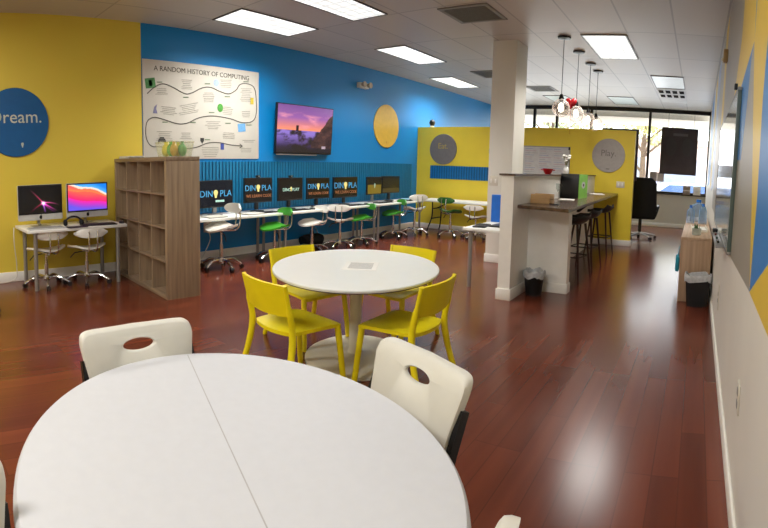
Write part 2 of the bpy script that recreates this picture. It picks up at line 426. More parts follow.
def car(name, label, x, y, rz, col, L=4.4):
    t = thing(name, label, 'car', (x, y, -.25), rz, 'cars parked beyond the window')
    m = mat(name + '_paint', col, .3, var=.02, coat=.5)
    side = [(-2.15, .3), (-2.2, .62), (-1.95, .86), (-1.35, .93), (-.75, 1.38), (.75, 1.42), (1.5, .97), (2.05, .86), (2.2, .6), (2.15, .3)]
    M = frame_mat((0, .87, 0), (1, 0, 0), (0, 0, 1), (0, -1, 0))
    mb = MB(); mb.prism(side, 1.74, M, .05); mb.build('body', m, t)
    dk = mat('car_glass', '3c5f9c', .1); g = MB()
    M2 = frame_mat((0, .885, 0), (1, 0, 0), (0, 0, 1), (0, -1, 0))
    g.prism([(-1.22, .95), (-.7, 1.32), (-.05, 1.34), (-.05, .95)], 1.77, M2); g.build('window_glass', dk, t)
    g = MB(); g.prism([(.03, .95), (.03, 1.34), (.7, 1.35), (1.32, .98)], 1.77, M2); g.build('window_glass', dk, t)
    ws = MB(); ws.hull([(1.545, -.7, .99), (1.545, .7, .99), (.82, .6, 1.4), (.82, -.6, 1.4)], [(0, 1, 2, 3)]); ws.build('windscreen', dk, t)
    for wx in (-1.35, 1.4):
        for wy in (-.86, .86):
            w = MB(); w.tube([(wx, wy - .1, .31), (wx, wy + .1, .31)], .31, 24); w.build('wheel', BLACK, t)
    return t
car('parked_car', 'white car parked outside under the dark window poster', -.6, 20.5, R_(12), 'e8ecf2')
car('parked_car', 'blue car parked further out behind the white car', -3.2, 27., R_(-8), '5b86c8')
def tree(label, x, y, h, rnd, c1):
    t = thing('street_tree', label, 'tree', (x, y, -.25), 0, 'trees outside the windows')
    tk = MB(); tk.tube([(0, 0, 0), (.05, .02, h * .3), (0, .1, h * .55), (.1, 0, h * .8)], [.17, .14, .1, .05], 10)
    rr = random.Random(rnd)
    for k in range(7):
        a = rr.uniform(0, 2 * PI); z = h * rr.uniform(.3, .6)
        tk.tube([(0, .05, z), (math.cos(a) * h * .16, math.sin(a) * h * .16, z + h * .14), (math.cos(a) * h * .3, math.sin(a) * h * .3, z + h * .2)], [.07, .04, .02], 7)
    tk.build('trunk', mat('bark', '6e5a4c', .9), t)
    cr = MB()
    for k in range(900):
        a, b, r = rr.uniform(0, 2 * PI), rr.uniform(-.6, 1), h * .36 * rr.random() ** .4
        c = Vector((math.cos(a) * r, math.sin(a) * r, h * .68 + b * r * .75))
        q = Matrix.Rotation(rr.uniform(0, 6.3), 3, (rr.random(), rr.random(), rr.random() + .1)); s = rr.uniform(.09, .17)
        v = [c + q @ Vector(p) for p in ((-s, 0, 0), (0, -s * .5, 0), (s, 0, 0), (0, s * .5, 0))]
        cr.hull(v, [(0, 1, 2, 3)])
    cr.build('foliage', mat('leaves_' + c1, c1, .8, var=.3, scale=2), t, smooth=0)
tree('bare-limbed tree with yellow green leaves left of the window poster', -2.6, 23, 5.5, 3, 'c2bd7c')
tree('olive tree outside seen above the middle of the partition', -7.2, 24, 5.8, 5, 'a9ad80')
tree('pale green tree outside at the far right of the windows', 2.6, 25, 5.2, 9, 'b4b67a')
bt = thing('shop_building', 'low terracotta building across the street behind the parked cars', 'building', (-3, 42, -.25))
mb = MB(); mb.box(-16, 14, 0, 8, 0, 4.2); mb.build('wall', mat('terracotta_render', 'e6ccc4', .8), bt)
mb = MB(); mb.box(-16.3, 14.3, -.5, 8.3, 4.2, 4.7); mb.build('roof', mat('roof_trim', 'c9b8ae', .8), bt)
for k in range(6):
    mb = MB(); mb.box(-14 + k * 4.6, -11 + k * 4.6, -.06, .02, .3, 3.1); mb.build('window', mat('shop_glass', '8b93a8', .2), bt)

# ------------------------------------------------------------------ ceiling fixtures
def lens_material(strength):
    nt = NT('prismatic_lens'); tc = nt.n('ShaderNodeTexCoord')
    br = nt.n('ShaderNodeTexBrick'); br.offset = 0.
    mp = nt.n('ShaderNodeMapping'); mp.inputs['Location'].default_value = (5.0, 5.0, 0); nt.l(tc.outputs['Object'], mp.inputs['Vector'])
    for k, v in (('Scale', 1.), ('Brick Width', .143), ('Row Height', .155), ('Mortar Size', .03), ('Mortar Smooth', 1.)): br.inputs[k].default_value = v
    br.inputs['Color1'].default_value = (1, .985, .94, 1); br.inputs['Color2'].default_value = (.93, .93, .9, 1); br.inputs['Mortar'].default_value = (.5, .53, .52, 1)
    nt.l(mp.outputs[0], br.inputs['Vector'])
    nt.p.inputs['Base Color'].default_value = (.6, .6, .6, 1)
    nt.l(br.outputs['Color'], nt.p.inputs['Emission Color']); nt.p.inputs['Emission Strength'].default_value = strength
    return nt.m
LENS = lens_material(.80)
LENS_OFF = mat('dim_lens', 'aab7b4', .3, emit=.12)
FRAME_D = mat('dark_fixture_frame', '4c4842', .4)
def ceiling_light(label, x0, x1, y0, y1, lens=LENS):
    t = thing('ceiling_light', label, 'light', ((x0 + x1) / 2, (y0 + y1) / 2, ZC), 0, 'fluorescent panels in the ceiling grid')
    w, h, e = (x1 - x0) / 2, (y1 - y0) / 2, .018
    mb = MB(); mb.box(-w, w, -h, -h + e, -.012, 0); mb.box(-w, w, h - e, h, -.012, 0); mb.box(-w, -w + e, -h + e, h - e, -.012, 0); mb.box(w - e, w, -h + e, h - e, -.012, 0)
    mb.build('fixture_frame', FRAME_D, t)
    mb = MB(); mb.box(-w + e, w - e, -h + e, h - e, -.008, -.002); mb.build('diffuser', lens, t)
    if lens is LENS: LAMPS.append(((x0 + x1) / 2, (y0 + y1) / 2))
    return t
LAMPS = []
ceiling_light('lit ceiling panel above the poster by the yellow blue corner', -5.42, -4.82, 3.86, 5.2)
ceiling_light('lit ceiling panel cut by the top edge of the photo', -4.2, -3.66, 3.9, 5.17)
ceiling_light('lit ceiling panel above the wall television', -4.94, -4.36, 6.62, 7.98)
ceiling_light('lit ceiling panel nearest the blue wall above the yellow round sign', -5.52, -4.96, 9.32, 10.7)
ceiling_light('lit ceiling panel beside the four pendant lamps', -1.68, -1.06, 6.7, 8.08)
ceiling_light('dim ceiling panel with black louvre cells near the window wall', -1.0, -.39, 9.35, 10.6, LENS_OFF)
ceiling_light('unlit ceiling panel far behind the pendants at the windows', -3.9, -3.3, 12.05, 13.3, LENS_OFF)
ceiling_light('unlit ceiling panel close to the window header right of the pendants', -2.3, -1.66, 12.05, 13.3, LENS_OFF)
t = thing('ceiling_louvre', 'white louvre panel with eight black cells joined to a ceiling light', 'vent', (-.7, 11.6, ZC))
mb = MB(); mb.box(-.3, .3, -.95, .95, -.012, 0); mb.build('panel', mat('louvre_white', 'c9c6c0', .5), t)
for j in range(2):
    for i in range(4):
        mb = MB(); x = -.22 + i * .147; y = -.6 + j * .55; mb.box(x - .05, x + .05, y - .17, y + .17, -.018, -.011, .006); mb.build('louvre_cell', mat('louvre_dark', '1d1714', .9, spec=.05), t)
def ceiling_vent(label, x0, x1, y0, y1):
    t = thing('ceiling_vent', label, 'vent', ((x0 + x1) / 2, (y0 + y1) / 2, ZC), 0, 'square return vents in the ceiling')
    w, h = (x1 - x0) / 2, (y1 - y0) / 2; m = mat('vent_grey', '7f7a72', .5)
    mb = MB()
    for a in ((-w, w, -h, -h + .05), (-w, w, h - .05, h), (-w, -w + .05, -h + .05, h - .05), (w - .05, w, -h + .05, h - .05)): mb.box(*a, -.014, 0, .003)
    mb.build('vent_frame', m, t)
    mb = MB(); n = 22
    for k in range(n):
        y = -h + .06 + (2 * h - .12) * k / (n - 1); mb.box(-w + .05, w - .05, y - .004, y + .004, -.012, -.001)
    mb.build('grille', mat('vent_slat', '6f6b64', .5), t)
    mb = MB(); mb.box(-w + .05, w - .05, -h + .05, h - .05, -.003, -.0005); mb.build('backing', mat('vent_dark', '565149', .8), t)
ceiling_vent('grey square return vent near the top of the photo', -3.03, -2.4, 5.26, 5.9)
ceiling_vent('grey ceiling vent beside the white column toward the blue wall', -4.36, -3.8, 8.9, 9.6)
ceiling_vent('grey ceiling vent over the partition behind the white column', -3.9, -3.3, 10.7, 11.4)
# pendants
def globe_material():
    nt = NT('clear_globe'); nt.p.inputs['Base Color'].default_value = (*lin('f3e6dc'), 1); nt.p.inputs['Roughness'].default_value = .1
    lwt = nt.n('ShaderNodeLayerWeight'); lwt.inputs[0].default_value = .5
    pw = nt.n('ShaderNodeMath', operation='POWER'); pw.inputs[1].default_value = 2.2; nt.l(lwt.outputs['Facing'], pw.inputs[0])
    ml = nt.n('ShaderNodeMath', operation='MULTIPLY_ADD'); ml.inputs[1].default_value = .6; ml.inputs[2].default_value = .1; nt.l(pw.outputs[0], ml.inputs[0])
    nt.l(ml.outputs[0], nt.p.inputs['Alpha']); return nt.m
GLOBE = globe_material()
for i, (px, py, lab) in enumerate(((564.2, 108, 'clear glass globe pendant lamp nearest the column'), (577.5, 114, 'second clear globe pendant lamp from the column'),
                                   (589.5, 120, 'third clear globe pendant lamp from the column'), (599.5, 124, 'clear globe pendant lamp farthest back over the bar'))):
    P = [(-1.93, 6.81), (-1.925, 7.64), (-1.918, 8.47), (-1.917, 9.1)][i]
    zb = yy(px, py, P[1]).z
    t = thing('pendant_lamp', lab, 'lamp', (P[0], P[1], ZC), 0, 'globe pendants over the half wall')
    d = zb - ZC; r = .125
    mb = MB(); mb.lathe([(0, 0), (.09, 0), (.09, -.022), (.02, -.03), (0, -.03)]); mb.build('ceiling_canopy', BLACK_M, t)
    mb = MB(); mb.cyl((0, 0, -.02), (0, 0, d + r + .05), .005, n=6); mb.build('cord', BLACK, t)
    mb = MB(); mb.lathe([(0, d + r + .07), (.02, d + r + .06), (.038, d + r + .0), (.034, d + r - .02), (.018, d + r - .04), (0, d + r - .04)]); mb.build('socket', BLACK_M, t)
    mb = MB(); mb.ball((0, 0, d), r, n=16); mb.build('globe', GLOBE, t)
    mb = MB(); mb.lathe([(0, d + .07), (.025, d + .06), (.042, d + .0), (.03, d - .045), (0, d - .06)], n=14); mb.build('bulb', mat('lamp_bulb', 'ffe8d2', .3, emit=5), t)
p = yy(571, 103, 7.25)
t = thing('heart_balloon', 'red foil heart balloon floating among the pendant lamps', 'balloon', (p.x, p.y, p.z), 0, None, (.55, .55, .6))
hp = [(.16 * math.sin(a) ** 3 * 1.0, (.13 * math.cos(a) - .05 * math.cos(2 * a) - .02 * math.cos(3 * a) - .01 * math.cos(4 * a))) for a in [k * 2 * PI / 40 for k in range(40)]]
mb = MB()
def hb(u, v):
    a = v * 2 * PI; r = math.sin(u * PI / 2) if u < 1 else 1
    return None
M = frame_mat((0, 0, .0), (1, 0, 0), (0, 0, 1), (0, -1, 0))
b = bmesh.new(); rings = []
for s_, dz in ((0, .07), (.5, .062), (.82, .038), (1., 0), (.82, -.038), (.5, -.062), (0, -.07)):
    rings.append([b.verts.new((x * s_, y * s_, dz)) for x, y in hp] if s_ else [b.verts.new((0, 0, dz))])
for A, B in zip(rings, rings[1:]):
    for k in range(40):
        q = []
        for v in (A[k % len(A)], A[(k + 1) % len(A)], B[(k + 1) % len(B)], B[k % len(B)]):
            if v not in q: q.append(v)
        b.faces.new(q)
mb.add(b, M); mb.build('balloon', RED, t)
mb = MB(); mb.tube([(0, 0, -.19), (.01, .0, -.5), (0, .01, -.75)], .003, 5); mb.build('string', RED, t)

# ------------------------------------------------------------------ left wall: signs, poster, television
def round_sign(name, label, M, r, m, rim=None):
    t = thing(name, label, 'sign')
    mb = MB(); mb.lathe([(0, 0), (r, 0), (r, .016), (r - .004, .02), (0, .02)], n=72, M=M); mb.build('disc', m, t)
    return t
M = onleft(1.44, 1.925)
t = round_sign('round_sign', 'large blue round wall sign reading Dream on the yellow wall', M, .41, mat('sign_blue', '07568f', .4, var=.04))
M = onleft(1.44, 1.925, .021)
lettering('Dream.', .215, mat('sign_cream', 'c6c9b8', .5), M @ Matrix.Translation((.0, .06, 0)), t)
mb = MB(); mb.prism([(x * .045, y * .06) for x, y in BULB], .002, M @ Matrix.Translation((.07, -.27, 0))); mb.build('bulb_emblem', _mats['sign_cream'], t)
M = onleft(8.5, 2.155)
t = round_sign('round_sign', 'yellow round wall sign on the blue wall right of the television', M, .43, mat('sign_yellow', 'dcb54a', .45, var=.05))
mb = MB(); mb.prism([(x * .04, y * .055) for x, y in BULB], .002, onleft(8.5, 1.83, .021)); mb.build('bulb_emblem', mat('sign_orange', 'c98f3a', .5), t)
M = onpart(-5.17, 1.735)
t = round_sign('round_sign', 'dark grey round sign reading Eat on the partition above a blue panel', M, .33, mat('sign_grey', '77716f', .5))
lettering('Eat.', .17, mat('sign_gold', 'b9a24e', .5), onpart(-5.17, 1.8, .021), t)
M = onpart(-1.70, 1.72)
t = round_sign('round_sign', 'pale grey round sign reading Play near the right end of the partition', M, .325, mat('sign_pale_grey', 'a8a29c', .5))
lettering('Play.', .17, mat('sign_letter_grey', '77726e', .5), onpart(-1.70, 1.76, .021), t)
mb = MB(); mb.prism([(x * .08, y * .02) for x, y in circle_pts(.5, 20)], .002, onpart(-1.70, 1.47, .021)); mb.build('emblem', _mats['sign_letter_grey'], t)
t = round_sign('round_sign', 'grey round sign mostly hidden behind the white column', onpart(-3.82, 1.72), .31, mat('sign_bluegrey', '7f8a8c', .5))

# poster
t = thing('wall_poster', 'large white poster titled A Random History of Computing', 'poster')
PY0, PY1, PZ0, PZ1 = 3.145, 5.125, 1.45, 2.755
mb = MB(); mb.box(XL + .002, XL + .014, PY0, PY1, PZ0, PZ1, .001); mb.build('board', mat('poster_white', 'cfccc2', .8, var=.015, spec=.1), t)
def pz(zx, zy):            # a point on the poster from a reading of it
    q = lw(130 + zx / 3.49, 40 + zy / 3.49, XL + .016); return q
lettering('A RANDOM HISTORY OF COMPUTING', .093, mat('pencil', '5a564f', .9, spec=.05), onleft((PY0 + PY1) / 2 - .01, 2.645, .015), t, 'title_lettering')
path = [(60, 187), (85, 165), (115, 153), (150, 165), (190, 187), (215, 185), (250, 168), (280, 165), (315, 180), (345, 188), (370, 175), (385, 155), (410, 153), (432, 165), (440, 200), (440, 260), (425, 285), (390, 288), (350, 275), (290, 265), (240, 272), (200, 290), (165, 292), (120, 278), (85, 270), (62, 282), (55, 310), (58, 345), (75, 370), (110, 373), (170, 380), (230, 375), (270, 360), (310, 358), (350, 366), (390, 370)]
mb = MB(); mb.tube(smooth_path([pz(*q) for q in path], 5), .006, 6)
mb.tube([pz(383, 363), pz(393, 370), pz(383, 377)], .006, 6); mb.build('timeline_stroke', INK, t)
mb = MB(); rr = random.Random(4)
for cx, cy, w, n, sl in ((110, 170, 45, 4, -.02), (198, 140, 40, 6, .05), (275, 185, 42, 6, 0), (335, 140, 40, 5, .05), (405, 170, 44, 8, .03), (135, 235, 60, 5, .12), (205, 225, 70, 6, -.18), (340, 235, 40, 5, .1), (405, 250, 36, 4, 0), (290, 285, 55, 5, .02), (120, 320, 60, 6, 0), (195, 325, 45, 4, 0), (345, 325, 60, 4, .06), (280, 375, 60, 6, 0), (415, 350, 45, 2, 0), (405, 378, 40, 3, .0)):
    for k in range(n):
        ww = w * rr.uniform(.6, 1); y = cy + k * 6.2
        mb.tube([pz(cx - ww / 2, y - sl * ww / 2), pz(cx, y + rr.uniform(-.6, .6)), pz(cx + ww / 2, y + sl * ww / 2)], .0028, 4)
mb.build('handwriting', mat('pencil_light', '979389', .9, spec=.05), t)
mb = MB()
for cx, cy in ((103, 147), (195, 200), (270, 153), (340, 198), (405, 146), (122, 287), (220, 288), (285, 253), (342, 291), (415, 297), (270, 348)):
    mb.tube([pz(cx - 9, cy), pz(cx + 9, cy)], .006, 5)
mb.build('year_marks', mat('green_ink', '5d7d58', .7), t)
def icon(nm, cx, cy, w, h, col, shape=None, rot=0.):
    q = pz(cx, cy); mb = MB(); pts = shape or [(-.5, -.5), (.5, -.5), (.5, .5), (-.5, .5)]
    mb.prism([(x * w, y * h) for x, y in pts], .003, onleft(q.y, q.z, .014) @ Matrix.Rotation(rot, 4, 'Z')); mb.build(nm, mat('icon_' + col, col, .7, var=.15, scale=40), t)
C20 = circle_pts(.5, 20)
icon('picture', 71, 150, .15, .13, '4c8a50', rot=.15); icon('picture', 71, 150, .05, .08, '2c5c36', rot=.15)
icon('picture', 88, 240, .07, .12, '76769c', [(-.5, -.5), (.5, -.5), (.2, 0), (.4, .5), (-.2, .2)])
icon('picture', 315, 237, .1, .12, '4c9a3c', C20); icon('picture', 301, 150, .09, .1, 'a9bfe0', C20)
icon('picture', 426, 213, .06, .1, 'd0bb3a'); icon('picture', 390, 306, .14, .12, '6ca6d8', rot=.1)
icon('picture', 112, 352, .13, .1, '2c2a2a', [(-.5, -.5), (-.45, .1), (-.2, .5), (.2, .5), (.45, .1), (.5, -.5), (.3, -.1), (-.3, -.1)])
icon('picture', 252, 352, .06, .08, '262626', [(-.5, .5), (.5, .5), (.5, 0), (0, -.5), (-.5, 0)]); icon('picture', 322, 372, .06, .09, '3c4a94')

# television
t = thing('wall_television', 'flat television showing a purple sunset seascape on the blue wall', 'television')
TY0, TY1, TZ0, TZ1 = 5.4, 6.72, 1.535, 2.325
Mt = frame_mat((XL + .115, (TY0 + TY1) / 2, (TZ0 + TZ1) / 2), (0, 1, 0), (0.06, 0, 1), (1, 0, -.06))
w, h = TY1 - TY0, TZ1 - TZ0
mb = MB(); mb.box(-w / 2, w / 2, -h / 2, h / 2, -.045, 0, .006, Mt); mb.build('television_case', BLACK, t)
def hsh(x, y):
    s = math.sin(x * 12.9898 + y * 78.233) * 43758.5453; return s - math.floor(s)
def vn(x, y):
    xi, yi = math.floor(x), math.floor(y); fx, fy = x - xi, y - yi; fx = fx * fx * (3 - 2 * fx); fy = fy * fy * (3 - 2 * fy)
    return (hsh(xi, yi) * (1 - fx) + hsh(xi + 1, yi) * fx) * (1 - fy) + (hsh(xi, yi + 1) * (1 - fx) + hsh(xi + 1, yi + 1) * fx) * fy
def fbm(x, y): return .5 * vn(x, y) + .27 * vn(x * 2.1 + 7, y * 2.1) + .15 * vn(x * 4.3, y * 4.3 + 3) + .08 * vn(x * 9, y * 9)
def mixc(a, b, t):
    t = max(0, min(1, t)); return tuple(x + (y - x) * t for x, y in zip(a, b))
def sunset(u, v):
    cliff = .22 + (u - .62) * 1.75 + .12 * (fbm(u * 9, v * 9) - .5)
    if u > .6 and v < cliff and v > .12: return mixc((.16, .1, .12), (.45, .3, .26), fbm(u * 14, v * 14) * 1.2 - .3)
    if abs(u - .345) < .022 and .46 < v < .58: return (.12, .06, .1)
    if v > .47:
        s = (v - .47) / .53; c = mixc((1., .58, .4), (.62, .38, .66), s * 1.9); c = mixc(c, (.42, .28, .52), (s - .4) * 1.2)
        n = fbm(u * 4 + v * 2, v * 9); return mixc(c, (.98, .62, .66) if s < .75 else (.36, .22, .42), (n - .5) * 2.4)
    c = mixc((.2, .14, .3), (.55, .45, .78), (v - .1) / .3); n = fbm(u * 5, v * 16)
    c = mixc(c, (.13, .1, .25), (n - .52) * 3)
    rock = fbm(u * 7 + 3, v * 7); c = mixc(c, (.14, .1, .13), (rock - .45 - v * .3 + (u - .4) * .3) * 6)
    return mixc(c, (.12, .1, .12), (.2 - v) * 6)
canvas('screen', w - .03, h - .035, 110, 66, sunset, painted('television_screen', .85, .15), Mt @ Matrix.Translation((0, 0.004, .0015)), t)
mb = MB(); mb.box(.4, .5, -.3, -.255, .0015, .003, 0, Mt); mb.build('screen_caption', mat('caption_grey', '8f7f8c', .5, emit=.5), t)
mb = MB(); mb.box(-.2, .2, -.15, .15, -.11, -.045, .004, Mt); mb.build('wall_bracket', BLACK_M, t)
mb = MB(); mb.box(-.62, .3, -h / 2 - .02, -h / 2 - .003, -.03, -.005, .003, Mt); mb.build('speaker_bar', GREYP, t)

# emergency light, camera, slat panels
t = thing('emergency_light', 'small white emergency light fixed high on the blue wall', 'light')
P = lw(361.5, 86, XL)
mb = MB(); mb.box(XL, XL + .09, P.y - .15, P.y + .13, P.z - .05, P.z + .05, .012); mb.build('housing', PLASTIC_W, t)
for s_ in (-1, 1):
    mb = MB(); mb.lathe([(0, 0), (.035, 0), (.055, .06), (.05, .07), (0, .06)], M=frame_mat((XL + .09, P.y + s_ * .09, P.z + .01), (0, 1, 0), (0, 0, 1), (1, 0, 0)), n=20); mb.build('lamp_head', mat('lamp_glass', 'b9aa94', .3), t)
P = yy(432, 124, YP + .05)
t = thing('security_camera', 'small black dome camera on top of the yellow partition', 'camera', (P.x, YP + .06, ZP))
mb = MB(); mb.lathe([(0, 0), (.05, 0), (.045, .03), (0, .03)]); mb.build('base', PLASTIC_W, t)
mb = MB(); mb.ball((0, 0, .095), .065, (1, 1, 1.2)); mb.build('dome', BLACK, t)
def slat_panel(name, label, M, w, h, pitch, m, th=.02):
    t = thing(name, label, 'wall panel')
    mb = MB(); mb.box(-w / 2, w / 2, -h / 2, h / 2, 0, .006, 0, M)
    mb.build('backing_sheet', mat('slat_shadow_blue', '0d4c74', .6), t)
    mb = MB(); n = int(w / pitch)
    for k in range(n):
        x = -w / 2 + (k + .5) * w / n; mb.box(x - pitch * .3, x + pitch * .3, -h / 2, h / 2, .006, th, 0, M)
    mb.build('slats', m, t, smooth=0)
    return t
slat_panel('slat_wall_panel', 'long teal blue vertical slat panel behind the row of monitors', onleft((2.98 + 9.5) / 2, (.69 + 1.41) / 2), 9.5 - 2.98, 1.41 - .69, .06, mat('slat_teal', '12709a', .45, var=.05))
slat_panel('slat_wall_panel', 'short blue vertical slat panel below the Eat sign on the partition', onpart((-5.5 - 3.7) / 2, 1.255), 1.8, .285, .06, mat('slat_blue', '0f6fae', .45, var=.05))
def plate(name, label, M, w=.075, h=.12, kind='outlet'):
    t = thing(name, label, kind)
    mb = MB(); mb.box(-w / 2, w / 2, -h / 2, h / 2, 0, .008, .003, M); mb.build('plate', OUTLET, t)
    for s_ in (-1, 1):
        mb = MB()
        if kind == 'outlet':
            mb.box(-.017, .017, s_ * .026 - .015, s_ * .026 + .015, .008, .0105, .002, M); mb.build('socket_face', GREYP, t)
        else:
            mb.box(s_ * w * .24 - .012, s_ * w * .24 + .012, -.03, .03, .008, .013, .002, M); mb.build('rocker', TRIM, t)
    return t
plate('wall_outlet', 'white outlet box on the blue wall below the first monitor desk', onleft(4.17, .47), .14, .15)
plate('light_switch', 'double switch plate on the partition under the Play sign', onpart(-1.445, 1.19), .16, .12, 'switch')
plate('light_switch', 'grey switch plate on the white column above the blue folder', onpart(-2.91, 1.2, 0, CY0), .14, .14, 'switch')
plate('wall_outlet', 'ivory outlet low on the right wall nearest the camera', frame_mat((XR, 2.07, .50), (0, -1, 0), (0, 0, 1), (-1, 0, 0)), .08, .125)
plate('wall_outlet', 'ivory outlet low on the right wall in front of the trash can', frame_mat((XR, 4.08, .45), (0, -1, 0), (0, 0, 1), (-1, 0, 0)), .08, .2)
t = thing('wall_sensor', 'small beige alarm sensor high on the right wall under the ceiling', 'sensor')
mb = MB(); mb.box(XR - .05, XR, 5.5, 5.6, 2.66, 2.8, .012); mb.build('housing', mat('sensor_beige', 'b99f6c', .5), t)
mb = MB(); mb.ball((XR - .05, 5.55, 2.69), .022); mb.build('lens', PLASTIC_W, t)

# ------------------------------------------------------------------ swivel chairs
def swivel(name, label, group, shell, loc, rz, sc=None):
    """front towards +x"""
    t = thing(name, label, 'chair', loc, rz, group, sc)
    mb = MB()
    def fs(u, v):
        a, b = u * 2 - 1, v * 2 - 1
        x = a * math.sqrt(1 - b * b * .42) * .2; y = b * math.sqrt(1 - a * a * .42) * .225
        z = .455 + .035 * b * b * (1 if a < .2 else .6) - .03 * max(0, a) ** 2 + .012 * max(0, -a)
        return (x, y, z), (0, 0, 1)
    mb.sheet(fs, 14, 16, .022); mb.build('seat', shell, t, smooth=60)
    mb = MB()
    def fb(u, v):
        a, b = u * 2 - 1, v * 2 - 1
        y = a * .205 * math.sqrt(1 - b * b * .3); ang = a * .75
        x = -.235 + .06 * a * a
        z = .662 + b * .055 * math.sqrt(max(.05, 1 - a ** 4 * .75))
        return (x, y, z), (math.cos(ang * .6), -math.sin(ang * .6), 0)
    mb.sheet(fb, 18, 6, .016); mb.build('backrest', shell, t, smooth=60)
    mb = MB()
    for s_ in (-1, 1):
        mb.tube(smooth_path([(-.05, s_ * .04, .43), (-.18, s_ * .045, .425), (-.25, s_ * .05, .47), (-.262, s_ * .05, .58), (-.25, s_ * .05, .69)], 4), .009, 8)
    mb.build('back_support', CHROME, t)
    mb = MB(); mb.cyl((0, 0, .1), (0, 0, .28), .025, n=14); mb.cyl((0, 0, .28), (0, 0, .43), .016, n=12); mb.box(-.1, .1, -.08, .08, .425, .44, .004); mb.build('gas_column', CHROME, t)
    mb = MB(); mb.tube([(0, .02, .41), (.03, .14, .39), (.04, .19, .33)], .007, 7); mb.build('lever', BLACK, t)
    mb = MB(); mb.lathe([(0, .13), (.04, .13), (.045, .085), (.035, .07), (0, .07)], n=20)
    for k in range(5):
        a = k * 2 * PI / 5 + .3
        mb.tube(smooth_path([(.03 * math.cos(a), .03 * math.sin(a), .105), (.15 * math.cos(a), .15 * math.sin(a), .112), (.245 * math.cos(a), .245 * math.sin(a), .07), (.27 * math.cos(a), .27 * math.sin(a), .05)], 4), .016, 8)
    mb.build('star_base', CHROME, t)
    for k in range(5):
        a = k * 2 * PI / 5 + .3; c, s2 = math.cos(a), math.sin(a)
        mb = MB()
        for o in (-.014, .014):
            q = Vector((.275 * c - s2 * o, .275 * s2 + c * o, .027)); d = Vector((-s2, c, 0)) * .008
            mb.tube([q - d, q + d], .027, 14)
        mb.cyl((.272 * c, .272 * s2, .03), (.272 * c, .272 * s2, .058), .008, n=8)
        mb.build('caster', BLACK, t)
    return t
GL, GR, GP = 'swivel chairs at the two computer desk', 'swivel chairs along the blue wall desks', 'swivel chairs at the partition table'
W0 = swivel('swivel_chair', 'white swivel chair under the desk below the left all-in-one computer', GL, ABS_W, (-5.64, 1.66, 0), PI + .1, (1, 1, .93))
copy_at(W0, 'white swivel chair under the desk below the right all-in-one computer', (-5.57, 2.14, 0), PI - .05, GL, (1, 1, .93))
RS = (.98, .98, .93)
copy_at(W0, 'white swivel chair turned sideways beside the tall bookshelf', (-5.3, 3.9, 0), -PI / 2 - .1, GR, (1, 1, 1.2))
G0 = swivel('swivel_chair', 'green swivel chair second along the blue wall desks', GR, ABS_G, (-5.3, 4.84, 0), -PI / 2 - .2, (.98, .98, 1.05))
copy_at(W0, 'white swivel chair behind the yellow chair along the blue wall', (-5.38, 5.7, 0), -PI / 2 - .15, GR, (.98, .98, 1.02))
copy_at(W0, 'white swivel chair facing the middle monitors fourth along the wall', (-5.34, 6.32, 0), PI * .98 - .9, GR, (.98, .98, 1.03))
copy_at(G0, 'green swivel chair just left of the paired desk legs', (-5.36, 6.92, 0), -PI / 2 - .5, GR, (.98, .98, .98))
copy_at(G0, 'green swivel chair below the last monitor just past the desk legs', (-5.40, 7.95, 0), -PI / 2 - .5, GR, (.98, .98, 1.02))
copy_at(W0, 'white swivel chair at the corner end of the blue wall desks', (-5.28, 8.52, 0), PI - .6, GR, (.98, .98, 1.15))
D0 = swivel('swivel_chair', 'dark green swivel chair at the folding table by the partition', GP, ABS_DG, (-4.62, 8.8, 0), PI / 2 - .1, (.98, .98, 1.1))
copy_at(W0, 'white swivel chair beside the column at the folding table', (-4.12, 8.9, 0), PI / 2 + .15, GP, RS)

copy_at(W0, 'swivel chair of which only a black caster shows at the left edge', (-4.69, .62, 0), .2, None)
